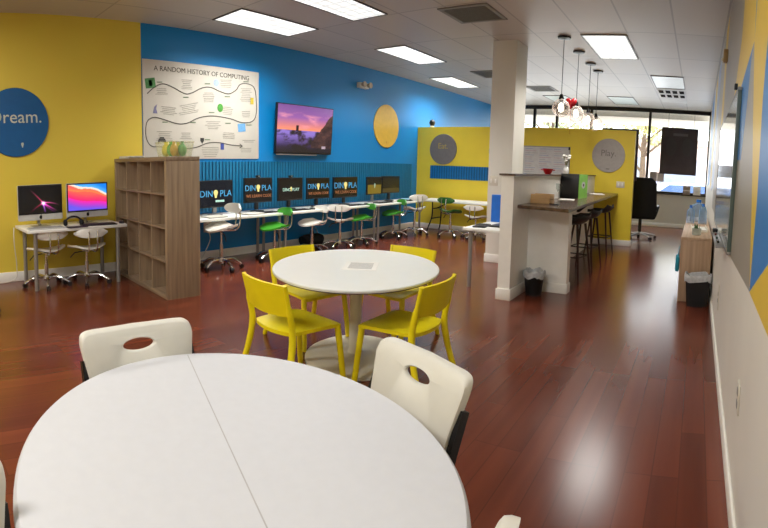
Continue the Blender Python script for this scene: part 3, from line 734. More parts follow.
# ------------------------------------------------------------------ left desk with two computers
DZ = .69
def desk(name, label, x0, x1, y0, y1, z, m=LAMIN, legs=None, group=None, r=.024, inset=.1):
    t = thing(name, label, 'desk', ((x0 + x1) / 2, (y0 + y1) / 2, 0), 0, group)
    w, h = (x1 - x0) / 2, (y1 - y0) / 2
    mb = MB(); mb.box(-w, w, -h, h, z - .034, z, .004); mb.build('tabletop', m, t)
    for lx, ly in (legs or [(sx, sy) for sx in (-1, 1) for sy in (-1, 1)]):
        mb = MB(); px, py = lx * (w - .06), ly * (h - inset)
        mb.cyl((px, py, .0), (px, py, z - .034), r, n=16); mb.cyl((px, py, z - .05), (px, py, z - .034), r * 1.6, n=16); mb.build('leg', SILVER, t)
    return t
desk('computer_desk', 'white desk on the yellow wall holding two all-in-one computers', XL + .02, -5.37, 1.38, 2.585, DZ)
def imac(label, cy, rz, fn, mname, x=XL + .3):
    t = thing('desktop_computer', label, 'computer', (x, cy, DZ), rz, 'all-in-one computers on the white desk')
    M = frame_mat((0, 0, .318), (0, 1, 0), (0, 0, 1), (1, 0, 0))
    w, h = .555, .345
    mb = MB(); mb.prism([(-w / 2 + .012, -h / 2 - .07), (w / 2 - .012, -h / 2 - .07), (w / 2, -h / 2 - .058), (w / 2, h / 2 - .01), (w / 2 - .01, h / 2), (-w / 2 + .01, h / 2), (-w / 2, h / 2 - .01), (-w / 2, -h / 2 - .058)], .022, M @ Matrix.Translation((0, 0, -.02)), .003)
    mb.build('chin_and_shell', mat('silver_shell', 'c3c3c0', .3, .15), t)
    mb = MB(); mb.box(-w / 2 + .003, w / 2 - .003, -h / 2 + .001, h / 2 - .003, .002, .005, .001, M); mb.build('bezel', BLACK, t)
    canvas('screen', w - .036, h - .036, 84, 52, fn, painted(mname, .95, .2), M @ Matrix.Translation((0, 0, .0062)), t)
    mb = MB(); ap = [(.02 * math.cos(a) * (1 - .18 * (abs(math.sin(a)) > .95)), .022 * math.sin(a)) for a in [k * 2 * PI / 24 for k in range(24)] if not (abs(a) < .5 or a > 2 * PI - .5)] + [(.013, 0)]
    mb.prism(ap, .0015, M @ Matrix.Translation((0, -h / 2 - .034, .002))); mb.prism([(0, .024), (.008, .028), (.012, .036), (.003, .032)], .0015, M @ Matrix.Translation((0, -h / 2 - .034, .002)))
    mb.build('fruit_emblem', BLACK, t)
    mb = MB(); mb.tube(smooth_path([(-.03, 0, .22), (-.07, 0, .1), (-.07, 0, .03), (-.03, 0, .006)], 4), .02, 8); mb.box(-.1, .1, -.1, .1, 0, .008, .003); mb.build('stand', SILVER, t)
    return t
def neon(u, v):
    c = [.01, .008, .02]; x0, y0 = .56, .36
    for ang, ln, col, cu in ((2.25, .5, (.75, .2, .35), .1), (-.55, .42, (1., .3, .75), 0), (.15, .42, (.95, .35, .6), -.55), (3.6, .42, (.6, .1, .25), .25), (-1.35, .3, (.8, .4, .95), 0), (-.85, .5, (.45, .1, .4), .3)):
        dx, dy = (u - x0) * 1.6, v - y0; ca, sa = math.cos(ang), math.sin(ang)
        a, b = dx * ca + dy * sa, -dx * sa + dy * ca - cu * (dx * ca + dy * sa) ** 2
        if 0 < a < ln * 1.5:
            g = math.exp(-(b / .018) ** 2) * (1 - a / (ln * 1.5)) ** .7 + .25 * math.exp(-(b / .06) ** 2) * (1 - a / (ln * 1.5))
            for k in range(3): c[k] += g * col[k]
    g = math.exp(-((u - x0) ** 2 * 2.5 + (v - y0) ** 2) / .004)
    return tuple(min(1, max(0, x + g * q)) for x, q in zip(c, (1, .8, 1)))
def waves(u, v):
    n = fbm(u * 2, v * 2) * .12
    a = v - (1.04 - .40 * u) + .05 * math.sin(u * 7) + n
    if a > .07: return mixc((.35, .68, .96), (.1, .48, .88), (a - .07) * 5)
    if a > .0: return (.96, .84, .74)
    b = v - (.84 - .34 * u) + .05 * math.sin(u * 6 + 1)
    if b > .0: return mixc((.98, .5, .28), (.96, .32, .34), b * 5)
    d = v - (.52 - .3 * u) + .05 * math.sin(u * 5)
    if d > .0: return mixc((.93, .14, .42), (.97, .36, .3), d * 3.5)
    return mixc((.92, .15, .62), (.38, .32, .85), -d * 3.2)
imac('all-in-one computer with black neon streak screen on the white desk', 1.63, R_(5), neon, 'neon_screen')
imac('all-in-one computer with red orange and blue wave screen', 2.22, R_(6), waves, 'wave_screen')
def keyboard(label, x, y, z, rz, m=BLACK, w=.42, group='keyboards on the desks'):
    t = thing('keyboard', label, 'keyboard', (x, y, z), rz, group)
    mb = MB(); mb.box(-.075, .075, -w / 2, w / 2, 0, .014, .004); mb.build('case', m, t)
    mb = MB()
    for i in range(5):
        for j in range(14):
            a = -.066 + i * .027; b_ = -w / 2 + .012 + j * (w - .024) / 14; mb.box(a, a + .021, b_, b_ + (w - .024) / 14 - .005, .013, .018)
    mb.build('keys', mat('key_dark', '1c1c1e', .5) if m is BLACK else GREYP, t, smooth=0)
    return t
keyboard('black keyboard in front of the wave screen computer', -5.47, 2.26, DZ, -.12)
keyboard('silver keyboard in front of the neon screen computer', -5.46, 1.62, DZ, 0, mat('silver_keys', 'b9b8b4', .4))
def mouse(label, x, y, z, rz, m=BLACK):
    t = thing('computer_mouse', label, 'mouse', (x, y, z), rz, 'mice on the desks')
    mb = MB(); mb.ball((0, 0, .012), .03, (1.7, 1., .75), 10); mb.build('shell', m, t)
    mb = MB(); mb.box(.02, .035, -.004, .004, .03, .036, .002); mb.build('wheel', GREYP, t)
    return t
mouse('black mouse on the desk near the bookshelf end', -5.47, 2.56, DZ, 0)
t = thing('headset', 'black headset lying on the white desk between the two computers', 'headphones', (-5.55, 1.98, DZ))
mb = MB(); mb.tube([(.0, .1 * math.cos(a), .035 + .075 * math.sin(a)) for a in [k * PI / 14 for k in range(15)]], .012, 8); mb.build('headband', BLACK, t)
for s_ in (-1, 1):
    mb = MB(); mb.ball((0, s_ * .1, .04), .045, (1, .55, .88), 10); mb.build('ear_cup', BLKMESH, t)
t = thing('mouse_mat', 'black mat lying on the white desk beside the headset', 'mouse mat', (-5.43, 1.97, DZ))
mb = MB(); mb.box(-.05, .07, -.12, .12, 0, .006, .002); mb.build('mat', BLACK, t)
tag(MB().tube(smooth_path([(XL + .15, 1.335, DZ - .01), (XL + .2, 1.32, .5), (XL + .12, 1.36, .2), (XL + .07, 1.33, .03), (XL + .1, 1.0, .01), (XL + .3, .7, .01)], 6), .006, 6).build('power_cable', PLASTIC_W), 'white power cable hanging from the left desk down to the floor', 'cable')

# ------------------------------------------------------------------ bookshelf
L, D, H = 1.5, .385, 1.46
ang = math.atan2(2.56 - 2.675, -4.42 + 5.92)
t = thing('bookshelf', 'tall grey oak four by four cube bookshelf standing out from the wall', 'bookshelf', (-4.40 - L / 2 * math.cos(ang) - D / 2 * math.sin(ang), 2.56 - L / 2 * math.sin(ang) + D / 2 * math.cos(ang), 0), ang)
SHELF = t
o_, i_ = .045, .016
for s_ in (-1, 1):
    mb = MB(); mb.box(s_ * L / 2, s_ * (L / 2 - o_), -D / 2, D / 2, 0, H - o_, .002); mb.build('side_panel', SHELFW, t)
mb = MB(); mb.box(-L / 2, L / 2, -D / 2, D / 2, H - o_, H, .002); mb.build('top_panel', SHELFH, t)
mb = MB(); mb.box(-L / 2 + o_, L / 2 - o_, -D / 2, D / 2, 0, o_, .002); mb.build('bottom_panel', SHELFH, t)
cw = (L - 2 * o_ - 3 * i_) / 4; chh = (H - 2 * o_ - 3 * i_) / 4
for k in range(1, 4):
    z = o_ + k * chh + (k - 1) * i_
    mb = MB(); mb.box(-L / 2 + o_, L / 2 - o_, -D / 2 + .004, D / 2 - .004, z, z + i_, .001); mb.build('shelf', SHELFH, t)
for k in range(1, 4):
    x = -L / 2 + o_ + k * cw + (k - 1) * i_
    for r_ in range(4):
        z = o_ + r_ * (chh + i_); mb = MB(); mb.box(x, x + i_, -D / 2 + .006, D / 2 - .006, z, z + chh); mb.build('divider', SHELFW, t)
def on_shelf(x, y): return SHELF.location + Vector((x * math.cos(ang) - y * math.sin(ang), x * math.sin(ang) + y * math.cos(ang), H))
P = on_shelf(.56, .0)
t = thing('storage_bin', 'clear plastic bin of yellow and green pieces on the bookshelf', 'bin', P, ang)
BINP = milky('clear_bin_plastic', 'e3e6b4', .28)
bw, bd, bh = .15, .12, .15
mb = MB(); mb.hull([(-bw, -bd, 0.001), (bw, -bd, .001), (bw, bd, .001), (-bw, bd, .001), (-bw - .02, -bd - .02, bh), (bw + .02, -bd - .02, bh), (bw + .02, bd + .02, bh), (-bw - .02, bd + .02, bh)], [(0, 1, 2, 3), (0, 1, 5, 4), (1, 2, 6, 5), (2, 3, 7, 6), (3, 0, 4, 7)])
mb.build('tub', BINP, t)
mb = MB(); mb.tube([(-bw - .02, -bd - .02, bh), (bw + .02, -bd - .02, bh), (bw + .02, bd + .02, bh), (-bw - .02, bd + .02, bh)], .006, 6, closed=True); mb.build('rim', BINP, t)
rr = random.Random(2)
for k, (x, y, col, nm) in enumerate(((-.12, -.06, 'd8cc3c', 'dull yellow'), (-.05, -.08, 'dfd032', 'bright yellow'), (-.0, .05, 'c9c43a', 'pale yellow'), (.05, -.07, '4fae3a', 'leaf green'), (.11, -.06, 'd8b040', 'golden'), (.13, .04, '57a860', 'sea green'), (.08, .07, '7dbb3c', 'lime green'))):
    q = on_shelf(.56 + x * .85, y * .85); g = thing('craft_piece', nm + ' rounded craft piece inside the clear bin', 'toy', q, rr.uniform(0, 3), 'craft pieces in the clear bin')
    mb = MB(); mb.ball((0, 0, .07), .048, (1, .9, 1.4), 8); mb.lathe([(0, .13), (.016, .135), (.02, .155), (0, .16)], n=10); mb.build('body', mat('craft_' + col, col, .5), g)
P = on_shelf(-.55, -.05)
for k in range(2):
    g = thing('notebook', ('grey notebook lying on the wall end of the bookshelf top', 'white notebook on the grey one at the bookshelf wall end')[k], 'notebook', P + Vector((.02 * k, .01 * k, .014 * k)), ang + .1 * k)
    mb = MB(); mb.box(-.15, .15, -.1, .1, 0, .002); mb.box(-.15, .15, -.1, .1, .012, .014); mb.build('cover', GREYP if k == 0 else CARDW, g)
    mb = MB(); mb.box(-.145, .145, -.097, .097, .002, .012); mb.build('pages', PAPER, g)

# ------------------------------------------------------------------ desks along the blue wall with monitors
RZ = .665
runs = ((3.13, 5.10, 'white desk along the blue wall beside the bookshelf'), (5.11, 7.43, 'white desk under the middle monitors of the blue wall'), (7.44, 9.0, 'white desk at the corner end of the blue wall'))
for a, b_, lab in runs: desk('computer_desk', lab, XL + .03, -5.36, a, b_, RZ, group='white desks along the blue wall', r=.022, inset=.055)
BULBM = mat('screen_bulb', 'cfc27a', .5, emit=.35)
CYAN = mat('screen_cyan', '3f8cb8', .5, emit=.35); ORNG = mat('screen_orange', '96603a', .5, emit=.25); PALE = mat('screen_pale', 'a0c4b6', .5, emit=.3)
SCRN = mat('screen_dark', '120e0d', .25, emit=.2); SCRB = mat('screen_navy', '080d18', .25, emit=.3); SCRY = mat('screen_ochre', '6f5e14', .4, emit=.3)
def monitor(label, y0, y1, z0, z1, style, x=XL + .26):
    cy = (y0 + y1) / 2; t = thing('computer_monitor', label, 'monitor', (x, cy, RZ), 0, 'monitors on the blue wall desks')
    w, h = (y1 - y0), z1 - z0; cz = (z0 + z1) / 2 - RZ
    M = frame_mat((0, 0, cz), (0, 1, 0), (0, 0, 1), (1, 0, 0))
    mb = MB(); mb.box(-w / 2, w / 2, -h / 2, h / 2, -.04, 0, .006, M); mb.build('case', BLACK, t)
    mb = MB(); mb.box(-w / 2 + .012, w / 2 - .012, -h / 2 + .02, h / 2 - .012, -.002, .0015, 0, M); s_ = mb.build('screen', {'dino': SCRN, 'first': SCRB, 'small': SCRN, 'pair': SCRY, 'dark': SCRB}[style], t)
    M1 = M @ Matrix.Translation((0, 0, .003))
    if style in ('dino', 'first'):
        k = w / .54; zt = .03 if style == 'dino' else -.0
        lettering('DIN', .12 * k, CYAN, M1 @ Matrix.Translation((-.165 * k, zt, 0)), s_); lettering('PLA', .12 * k, CYAN, M1 @ Matrix.Translation((.15 * k, zt, 0)), s_)
        mb = MB(); mb.prism([(a * .1 * k, b_ * .105 * k) for a, b_ in BULB], .003, M1 @ Matrix.Translation((-.015 * k, zt, 0))); mb.build('bulb_emblem', BULBM, s_)
        if style == 'dino': lettering('WE LEARN CODE', .062 * k, ORNG, M1 @ Matrix.Translation((0, -.085, 0)), s_)
        else:
            mb = MB(); mb.box(-.02, .13, -.115, -.085, 0, .003, 0, M1); mb.build('window_bar', PALE, s_)
    if style == 'small':
        lettering('DINO PLAY', .07, PALE, M1 @ Matrix.Translation((0, -.01, 0)), s_)
        mb = MB(); mb.prism([(a * .05, b_ * .07) for a, b_ in BULB], .003, M1 @ Matrix.Translation((-.0, -.0, .001))); mb.build('bulb_emblem', BULBM, s_)
    if style == 'pair':
        mb = MB(); mb.box(-w / 2 + .012, w / 2 - .012, .02, h / 2 - .012, .001, .003, 0, M); mb.build('dark_panel', SCRB, s_)
        mb = MB(); mb.prism([(a * .05, b_ * .09) for a, b_ in BULB], .003, M1 @ Matrix.Translation((0, .0, 0))); mb.build('bulb_emblem', PALE, s_)
    if style == 'dark':
        mb = MB(); mb.box(-w / 2 + .012, w / 2 - .012, -h / 2 + .02, -h / 2 + .1, .001, .003, 0, M); mb.build('dim_panel', mat('screen_dim', '3a3010', .4, emit=.4), s_)
    mb = MB(); mb.box(-.075, -.04, -.03, .03, .03, cz, .004); mb.build('neck', SILVER if style in ('first', 'pair') else BLACK, t)
    mb = MB(); mb.lathe([(0, 0), (.11, 0), (.105, .012), (.04, .018), (0, .018)], (-.04, 0, 0), 28, .8, 1.1); mb.build('foot', SILVER if style in ('first', 'pair') else BLACK, t)
    return t
for a in (('monitor reading DINO PLA over blue black screen right beside the bookshelf', 3.86, 4.43, .77, 1.15, 'first'),
          ('monitor reading DINO PLA with brown tagline second from the bookshelf', 4.65, 5.19, .80, 1.17, 'dino'),
          ('monitor with a small pale logo between two large DINO PLA screens', 5.32, 5.85, .80, 1.16, 'small'),
          ('monitor reading DINO PLA just right of the small logo screen', 5.96, 6.5, .80, 1.15, 'dino'),
          ('monitor reading DINO PLA last of the large logo screens', 6.62, 7.27, .79, 1.155, 'dino'),
          ('narrow monitor with ochre lower half on a silver stand', 7.57, 8.02, .81, 1.15, 'pair'),
          ('dark blank monitor at the corner end of the desks', 8.05, 8.65, .82, 1.16, 'dark')): monitor(*a)
for k, (y, lab) in enumerate(((4.84, 'black keyboard in front of the second monitor'), (5.5, 'black keyboard in front of the small logo monitor'), (6.2, 'black keyboard in front of the fourth monitor'), (6.9, 'black keyboard in front of the fifth monitor'), (7.8, 'black keyboard in front of the ochre monitor'), (8.4, 'black keyboard in front of the blank corner monitor'))):
    keyboard(lab, -5.53, y, RZ, .05 * (-1) ** k, BLACK, .5)
    mouse(lab.replace('keyboard in front of', 'mouse beside the keyboard at'), -5.47, y + .3, RZ, .3, BLACK if k % 2 else PLASTIC_W)
for y, lab in ((4.15, 'white closed laptop on the desk by the bookshelf'), (4.6, 'white closed laptop between the first two monitors')):
    t = thing('laptop', lab, 'laptop', (-5.52, y - .2 * (y < 4.3), RZ), 0, 'closed laptops on the wall desks')
    mb = MB(); mb.box(-.11, .11, -.15, .15, 0, .01, .004); mb.build('base', GREYP, t); mb = MB(); mb.box(-.11, .11, -.15, .15, .011, .019, .004); mb.build('lid', PLASTIC_W, t)
for y, nm in ((4.72, 'webcam on top of the second monitor'), (5.6, 'webcam on top of the small logo monitor')):
    t = thing('webcam', 'black ' + nm, 'webcam', (XL + .24, y + .2 * (y < 5), 1.172 if y < 5 else 1.162))
    mb = MB(); mb.box(-.02, .02, -.04, .04, .006, .034, .008); mb.build('body', BLACK, t); mb = MB(); mb.lathe([(0, 0), (.011, 0), (.011, .006), (0, .007)], n=12, M=frame_mat((.02, 0, .02), (0, 1, 0), (0, 0, 1), (1, 0, 0))); mb.build('lens', GREYP, t)
    mb = MB(); mb.box(-.02, .02, -.02, .02, -.002, .008, .002); mb.build('clip', BLACK, t)
tag(MB().tube(smooth_path([(XL + .02, 4.17, .42), (XL + .05, 4.18, .3), (XL + .06, 4.1, .15), (XL + .12, 3.95, .02), (XL + .3, 3.7, .01)], 6), .006, 6).build('power_cable', PLASTIC_W), 'white power cable dropping from the outlet box on the blue wall', 'cable')
t = thing('folder_stack', 'pale blue and white papers piled at the corner end of the desks', 'papers', (-5.6, 8.82, RZ), .3)
for k in range(3):
    mb = MB(); mb.box(-.15, .15, -.11, .11, k * .012, k * .012 + .01, .002, Matrix.Rotation(.3 * k, 4, 'Z')); mb.build('folder', (mat('pale_blue_card', '8fc4de', .6), CARDW, mat('pale_blue_card', '8fc4de'))[k], t)
t = thing('duffel_bag', 'black bag on the floor under the white wall desks', 'bag', (-5.72, 6.05, 0), PI / 2)
mb = MB()
for k in range(1): mb.tube(smooth_path([(-.2, 0, .11), (-.17, 0, .115), (0, 0, .12), (.17, 0, .115), (.2, 0, .11)], 3), [.04] + [.1] * 3 + [.11] * 6 + [.1] * 2 + [.04], 16)
mb.build('body', BLKMESH, t); mb = MB(); mb.tube(smooth_path([(-.09, -.05, .2), (-.05, -.02, .28), (.05, .02, .28), (.09, .05, .2)], 4), .01, 7); mb.build('handle', BLACK, t)

# ------------------------------------------------------------------ folding table at the partition, small desk behind half wall
def folding_table(label, x0, x1, y0, y1, z):
    t = thing('folding_table', label, 'table', ((x0 + x1) / 2, (y0 + y1) / 2, 0))
    w, h = (x1 - x0) / 2, (y1 - y0) / 2
    mb = MB(); mb.box(-w, w, -h, h, z - .045, z, .012); mb.build('tabletop', LAMIN, t)
    for s_ in (-1, 1):
        x = s_ * (w - .28); mb = MB()
        for q in (-1, 1):
            mb.tube(smooth_path([(x, q * (h - .1), z - .046), (x, q * (h - .1), .35), (x - .05 * s_ * -1, q * (h - .04), .12), (x + .08 * s_, q * (h - .03), .015)], 5), .014, 8)
        mb.tube([(x, -h + .1, .5), (x, h - .1, .5)], .01, 7); mb.tube([(x, -h + .1, .3), (x, h - .1, .3)], .012, 7); mb.tube([(x, 0, .5), (x - s_ * .3, 0, z - .046)], .01, 7)
        mb.build('leg_frame', BLACK_M, t)
    return t
folding_table('white folding table with black legs along the yellow partition', -5.5, -3.2, 9.02, 9.6, .69)
desk('side_desk', 'white desk with silver leg behind the half wall', -2.57, -2.06, 5.2, 6.5, .70)
t = thing('laptop', 'black open laptop on the white desk behind the half wall', 'laptop', (-2.24, 5.62, .70), 0)
mb = MB(); mb.box(-.12, .12, -.17, .17, 0, .016, .004); mb.build('base', BLACK, t)
mb = MB(); mb.box(.0, .01, -.17, .17, 0, .23, .003, Matrix.Translation((.12, 0, .012)) @ Matrix.Rotation(-.25 * -1, 4, 'Y')); mb.build('screen_lid', BLACK, t)
keyboard('black flat keyboard on the corner of the desk behind the half wall', -2.44, 5.45, .70, .2, BLACK, .34, 'keyboards on the desks')
t = thing('blue_binder', 'tall blue binder standing on the desk behind the half wall', 'binder', (-2.46, 6.02, .70), 0)
mb = MB(); mb.box(-.1, .08, -.03, .03, 0, .35, .006); mb.build('cover', BLUE, t); mb = MB(); mb.box(-.09, .07, -.034, -.0305, .01, .34); mb.build('front_sheet', mat('blue_sheet', '0c62c0', .5), t)
mb = MB(); mb.box(.081, .087, -.028, .028, .01, .34, .002); mb.build('spine_edge', mat('binder_red', 'b0472e', .5), t)

# ------------------------------------------------------------------ bar counter and its things
BZ = 1.01
t = thing('bar_counter', 'dark walnut bar counter running from the half wall to the partition', 'counter')
mb = MB()
mb.hull([(hx(HX1, 5.1) + .001, 5.1, BZ - .035), (-1.27, 4.95, BZ - .035), (-1.53, YP - .005, BZ - .035), (hx(HX1, YP) + .001, YP - .005, BZ - .035), (hx(HX1, 5.1) + .001, 5.1, BZ), (-1.27, 4.95, BZ), (-1.53, YP - .005, BZ), (hx(HX1, YP) + .001, YP - .005, BZ)], [(3, 2, 1, 0), (4, 5, 6, 7), (0, 1, 5, 4), (1, 2, 6, 5), (2, 3, 7, 6), (3, 0, 4, 7)])
mb.build('countertop', BARW, t)
for y in (6.6, 8.2):
    mb = MB(); mb.prism([(0, 0), (.3, 0), (.3, -.03), (.04, -.25), (0, -.25)], .04, frame_mat((hx(HX1, y) + .002, y, BZ - .036), (1, 0, 0), (0, 0, 1), (0, -1, 0))); mb.build('bracket', BLACK_M, t)
def stool(label, x, y, rz):
    t = thing('bar_stool', label, 'stool', (x, y, 0), rz, 'bar stools along the counter', (1, 1, 1.06))
    mb = MB()
    def fs(u, v):
        a, b = u * 2 - 1, v * 2 - 1
        x = a * .215 * math.sqrt(1 - b * b * .4); y = b * .235 * math.sqrt(1 - a * a * .4)
        return (x, y, .69 + .09 * max(0, -a) ** 3 + .03 * b * b), (0, 0, 1)
    mb.sheet(fs, 14, 14, .03); mb.build('seat', mat('stool_leather', '1d1f22', .45), t, smooth=60)
    for sx in (-1, 1):
        for sy in (-1, 1):
            mb = MB(); mb.cyl((sx * .12, sy * .12, .69), (sx * .2, sy * .19, 0), .017, .011, 10); mb.build('leg', DKBROWN, t)
    mb = MB(); q = [(.165, -.16, .3), (.165, .16, .3), (-.165, .16, .3), (-.165, -.16, .3)]
    mb.tube(q, .008, 8, closed=True); mb.build('footrest', BLACK_M, t)
    return t
stool('dark bar stool partly hidden behind the bar end wall', -1.55, 6.3, PI - .2)
stool('dark bar stool in the middle of the counter', -1.58, 7.2, PI - .15)
stool('dark bar stool at the counter nearest the partition', -1.61, 8.45, PI - .1)
def at_bar(x, y, z=BZ): return fl(x, y, z)
P = at_bar(540, 202)
for k in range(2):
    t = thing('wooden_tray', ('lower pale wooden tray on the bar counter', 'upper pale wooden tray stacked on the bar counter')[k], 'tray', (-1.76, 5.62, BZ + .053 * k), .05 * k, 'pale wooden trays on the bar')
    mb = MB(); mb.box(-.115, .115, -.1, .1, 0, .012, .002); mb.build('tray_base', CRATE, t)
    for s_ in (-1, 1):
        mb = MB(); mb.box(-.115, .115, s_ * .1, s_ * .088, .012, .052, .002); mb.build('tray_side', CRATE, t)
        mb = MB(); mb.box(s_ * .115, s_ * .103, -.088, .088, .012, .046, .002); mb.build('tray_end', CRATE, t)
t = thing('phone', 'black phone lying near the front edge of the bar counter', 'phone', (-1.58, 5.48, BZ), .5)
mb = MB(); mb.box(-.04, .04, -.08, .08, 0, .012, .005); mb.build('case', BLACK, t); mb = MB(); mb.box(-.035, .035, -.072, .072, .012, .0135); mb.build('screen', mat('phone_glass', '2a2d33', .1), t)
t = thing('wine_glass', 'clear stemmed glass on the bar beside the black box', 'glass', (-1.83, 6.55, BZ))
mb = MB(); mb.lathe([(0, 0), (.035, .0), (.033, .004), (.005, .008), (.004, .09), (.02, .105), (.042, .15), (.04, .21), (.038, .21), (.04, .15), (.018, .11), (0, .1)], n=24); mb.build('glass', see_through('drinking_glass', 'f2f4f2', .45), t)
t = thing('paper_sheet', 'white paper sheet on the bar in front of the black box', 'paper', (-1.70, 6.5, BZ), .2)
mb = MB(); mb.box(-.1, .1, -.14, .14, 0, .012, .002); mb.build('sheet', PAPER, t)
t = thing('paper_sheet', 'white paper sheet on the bar behind the black box near the partition', 'paper', (-1.76, 8.8, BZ), .3)
mb = MB(); mb.box(-.12, .12, -.2, .2, 0, .01, .002); mb.build('sheet', PAPER, t)
t = thing('board_game_box', 'large black box with lime green side standing on the bar', 'box', (-1.783, 7.21, BZ), 0)
mb = MB(); mb.box(-.136, .13, -.27, .27, 0, .345, .004); mb.build('box_body', mat('box_black', '0b0c0e', .35), t)
mb = MB(); mb.box(.13, .135, -.27, .27, 0.001, .344); mb.build('green_side', LIME, t)
mb = MB(); mb.prism([(x * .22, y * .1) for x, y in C20], .002, frame_mat((.135, -.0, .19), (0, 1, 0), (0, 0, 1), (1, 0, 0))); mb.build('white_spot', CARDW, t)
mb = MB(); mb.prism([(x * .09, y * .04) for x, y in C20], .003, frame_mat((.1355, -.0, .19), (0, 1, 0), (0, 0, 1), (1, 0, 0))); mb.build('dark_spot', BLACK, t)
P = lw(549, 172, -1.94)
t = thing('bowl', 'small red bowl sitting on the half wall cap', 'bowl', (-1.965, 6.45, HZ + .018))
mb = MB(); mb.lathe([(0, 0), (.035, 0), (.05, .02), (.075, .075), (.07, .075), (.045, .025), (0, .012)], n=28); mb.build('bowl_body', RED, t)
for s_ in (-1, 1):
    mb = MB(); mb.tube([(s_ * .07, -.012, .055), (s_ * .095, 0, .06), (s_ * .07, .012, .055)], .006, 7); mb.build('handle', RED, t)
t = thing('flower_vase', 'white vase with pale flowers on the half wall cap near the partition', 'vase', (-2.0, 7.5, HZ + .018))
mb = MB(); mb.lathe([(0, 0), (.035, 0), (.05, .04), (.04, .09), (.022, .12), (.028, .14), (0, .138)], n=24); mb.build('vase_body', CARDW, t)
mb = MB(); rr = random.Random(5)
for k in range(9):
    a = k * .8; q = (.05 * math.cos(a), .04 * math.sin(a), .2 + .09 * rr.random()); mb.tube([(0, 0, .13), q], .003, 5)
mb.build('stems', mat('stem_olive', '8a8a5c', .7), t)
mb = MB(); rr = random.Random(5)
for k in range(9):
    a = k * .8; q = (.05 * math.cos(a), .04 * math.sin(a), .2 + .09 * rr.random()); mb.ball(q, .024, (1, 1, .8), 6)
mb.build('blossoms', mat('blossom_white', 'd3d0c6', .7), t)
# whiteboard on the partition
t = thing('whiteboard', 'white dry erase board with coloured notes on the yellow partition', 'whiteboard')
WX0, WX1, WZ0, WZ1 = -3.53, -2.52, 1.21, 1.86
mb = MB(); mb.box(WX0, WX1, YP - .018, YP - .002, WZ0, WZ1); mb.build('board', mat('board_white', 'c3c2c2', .25), t)
mb = MB()
for a in ((WX0, WX1, WZ0, WZ0 + .02), (WX0, WX1, WZ1 - .02, WZ1), (WX0, WX0 + .02, WZ0, WZ1), (WX1 - .02, WX1, WZ0, WZ1)): mb.box(a[0], a[1], YP - .024, YP - .018, a[2], a[3])
mb.build('board_frame', SILVER, t)
rr = random.Random(8); mb = MB()
for k in range(13):
    mb.mi = k % 3; z = WZ1 - .06 - k * .042
    for j in range(3):
        x = WX0 + .08 + j * .3; w = rr.uniform(.12, .27); mb.box(x, x + w, YP - .0195, YP - .018, z, z + .008)
mb.build('marker_writing', [mat('marker_blue', '8590b5', .6), mat('marker_red', 'b28a92', .6), mat('marker_grey', '9a9aa0', .6)], t, smooth=0)
mb = MB(); mb.box(WX1 - .035, WX1 + .0, YP - .035, YP - .024, WZ1 - .06, WZ1 + .0, .004); mb.build('clip', BLACK, t)
# trash can by the bar
def trash(label, x, y, r, h, sx=1., sy=1., square=False):
    t = thing('trash_can', label, 'trash can', (x, y, 0), 0, 'black trash cans with plastic liners')
    n = 32; mb = MB()
    if square:
        def ringp(rr_, z): return [(rr_ * sx * math.copysign(abs(math.cos(a)) ** .35, math.cos(a)), rr_ * sy * math.copysign(abs(math.sin(a)) ** .35, math.sin(a)), z) for a in [k * 2 * PI / n for k in range(n)]]
        pr = [(r * .8, 0), (r, h), (r * .96, h), (r * .78, .012)]
        V = [[mb.bm.verts.new(c) for c in ringp(*q)] for q in pr]
        for A, B in zip(V, V[1:]):
            for k in range(n): mb.bm.faces.new((A[k], A[(k + 1) % n], B[(k + 1) % n], B[k]))
        mb.bm.faces.new(V[0][::-1]); mb.bm.faces.new(V[-1])
    else: mb.lathe([(0, 0), (r * .76, 0), (r, h - .01), (r * 1.05, h), (r * .97, h), (r * .74, .012), (0, .012)], n=n, sx=sx, sy=sy)
    mb.build('bin_body', BINBLK, t)
    rr = random.Random(3); lb = MB(); rings = []
    for j, (q, z) in enumerate(((1.07, h - .055), (1.09, h - .02), (1.09, h + .012), (1.0, h + .022), (.88, h + .0), (.8, h - .07))):
        ring = []
        for k in range(n):
            a = k * 2 * PI / n; wob = 1 + .02 * math.sin(a * 7 + j) + .012 * rr.uniform(-1, 1); zz = z + (.012 * math.sin(a * 5 + 1) + .008 * rr.uniform(-1, 1)) * (1 if j < 4 else .4)
            if square: c = (r * q * wob * sx * math.copysign(abs(math.cos(a)) ** .35, math.cos(a)), r * q * wob * sy * math.copysign(abs(math.sin(a)) ** .35, math.sin(a)), zz)
            else: c = (r * q * wob * math.cos(a), r * q * wob * math.sin(a), zz)
            ring.append(lb.bm.verts.new(c))
        rings.append(ring)
    for A, B in zip(rings, rings[1:]):
        for k in range(n): lb.bm.faces.new((A[k], A[(k + 1) % n], B[(k + 1) % n], B[k]))
    lb.build('liner', LINER, t, smooth=80)
    return t
trash('small round black trash can in the corner of the half wall', -1.725, 5.33, .115, .255)
trash('black trash can with white liner beside the low cabinet', .068, 5.54, .14, .33, 1, .6, True)

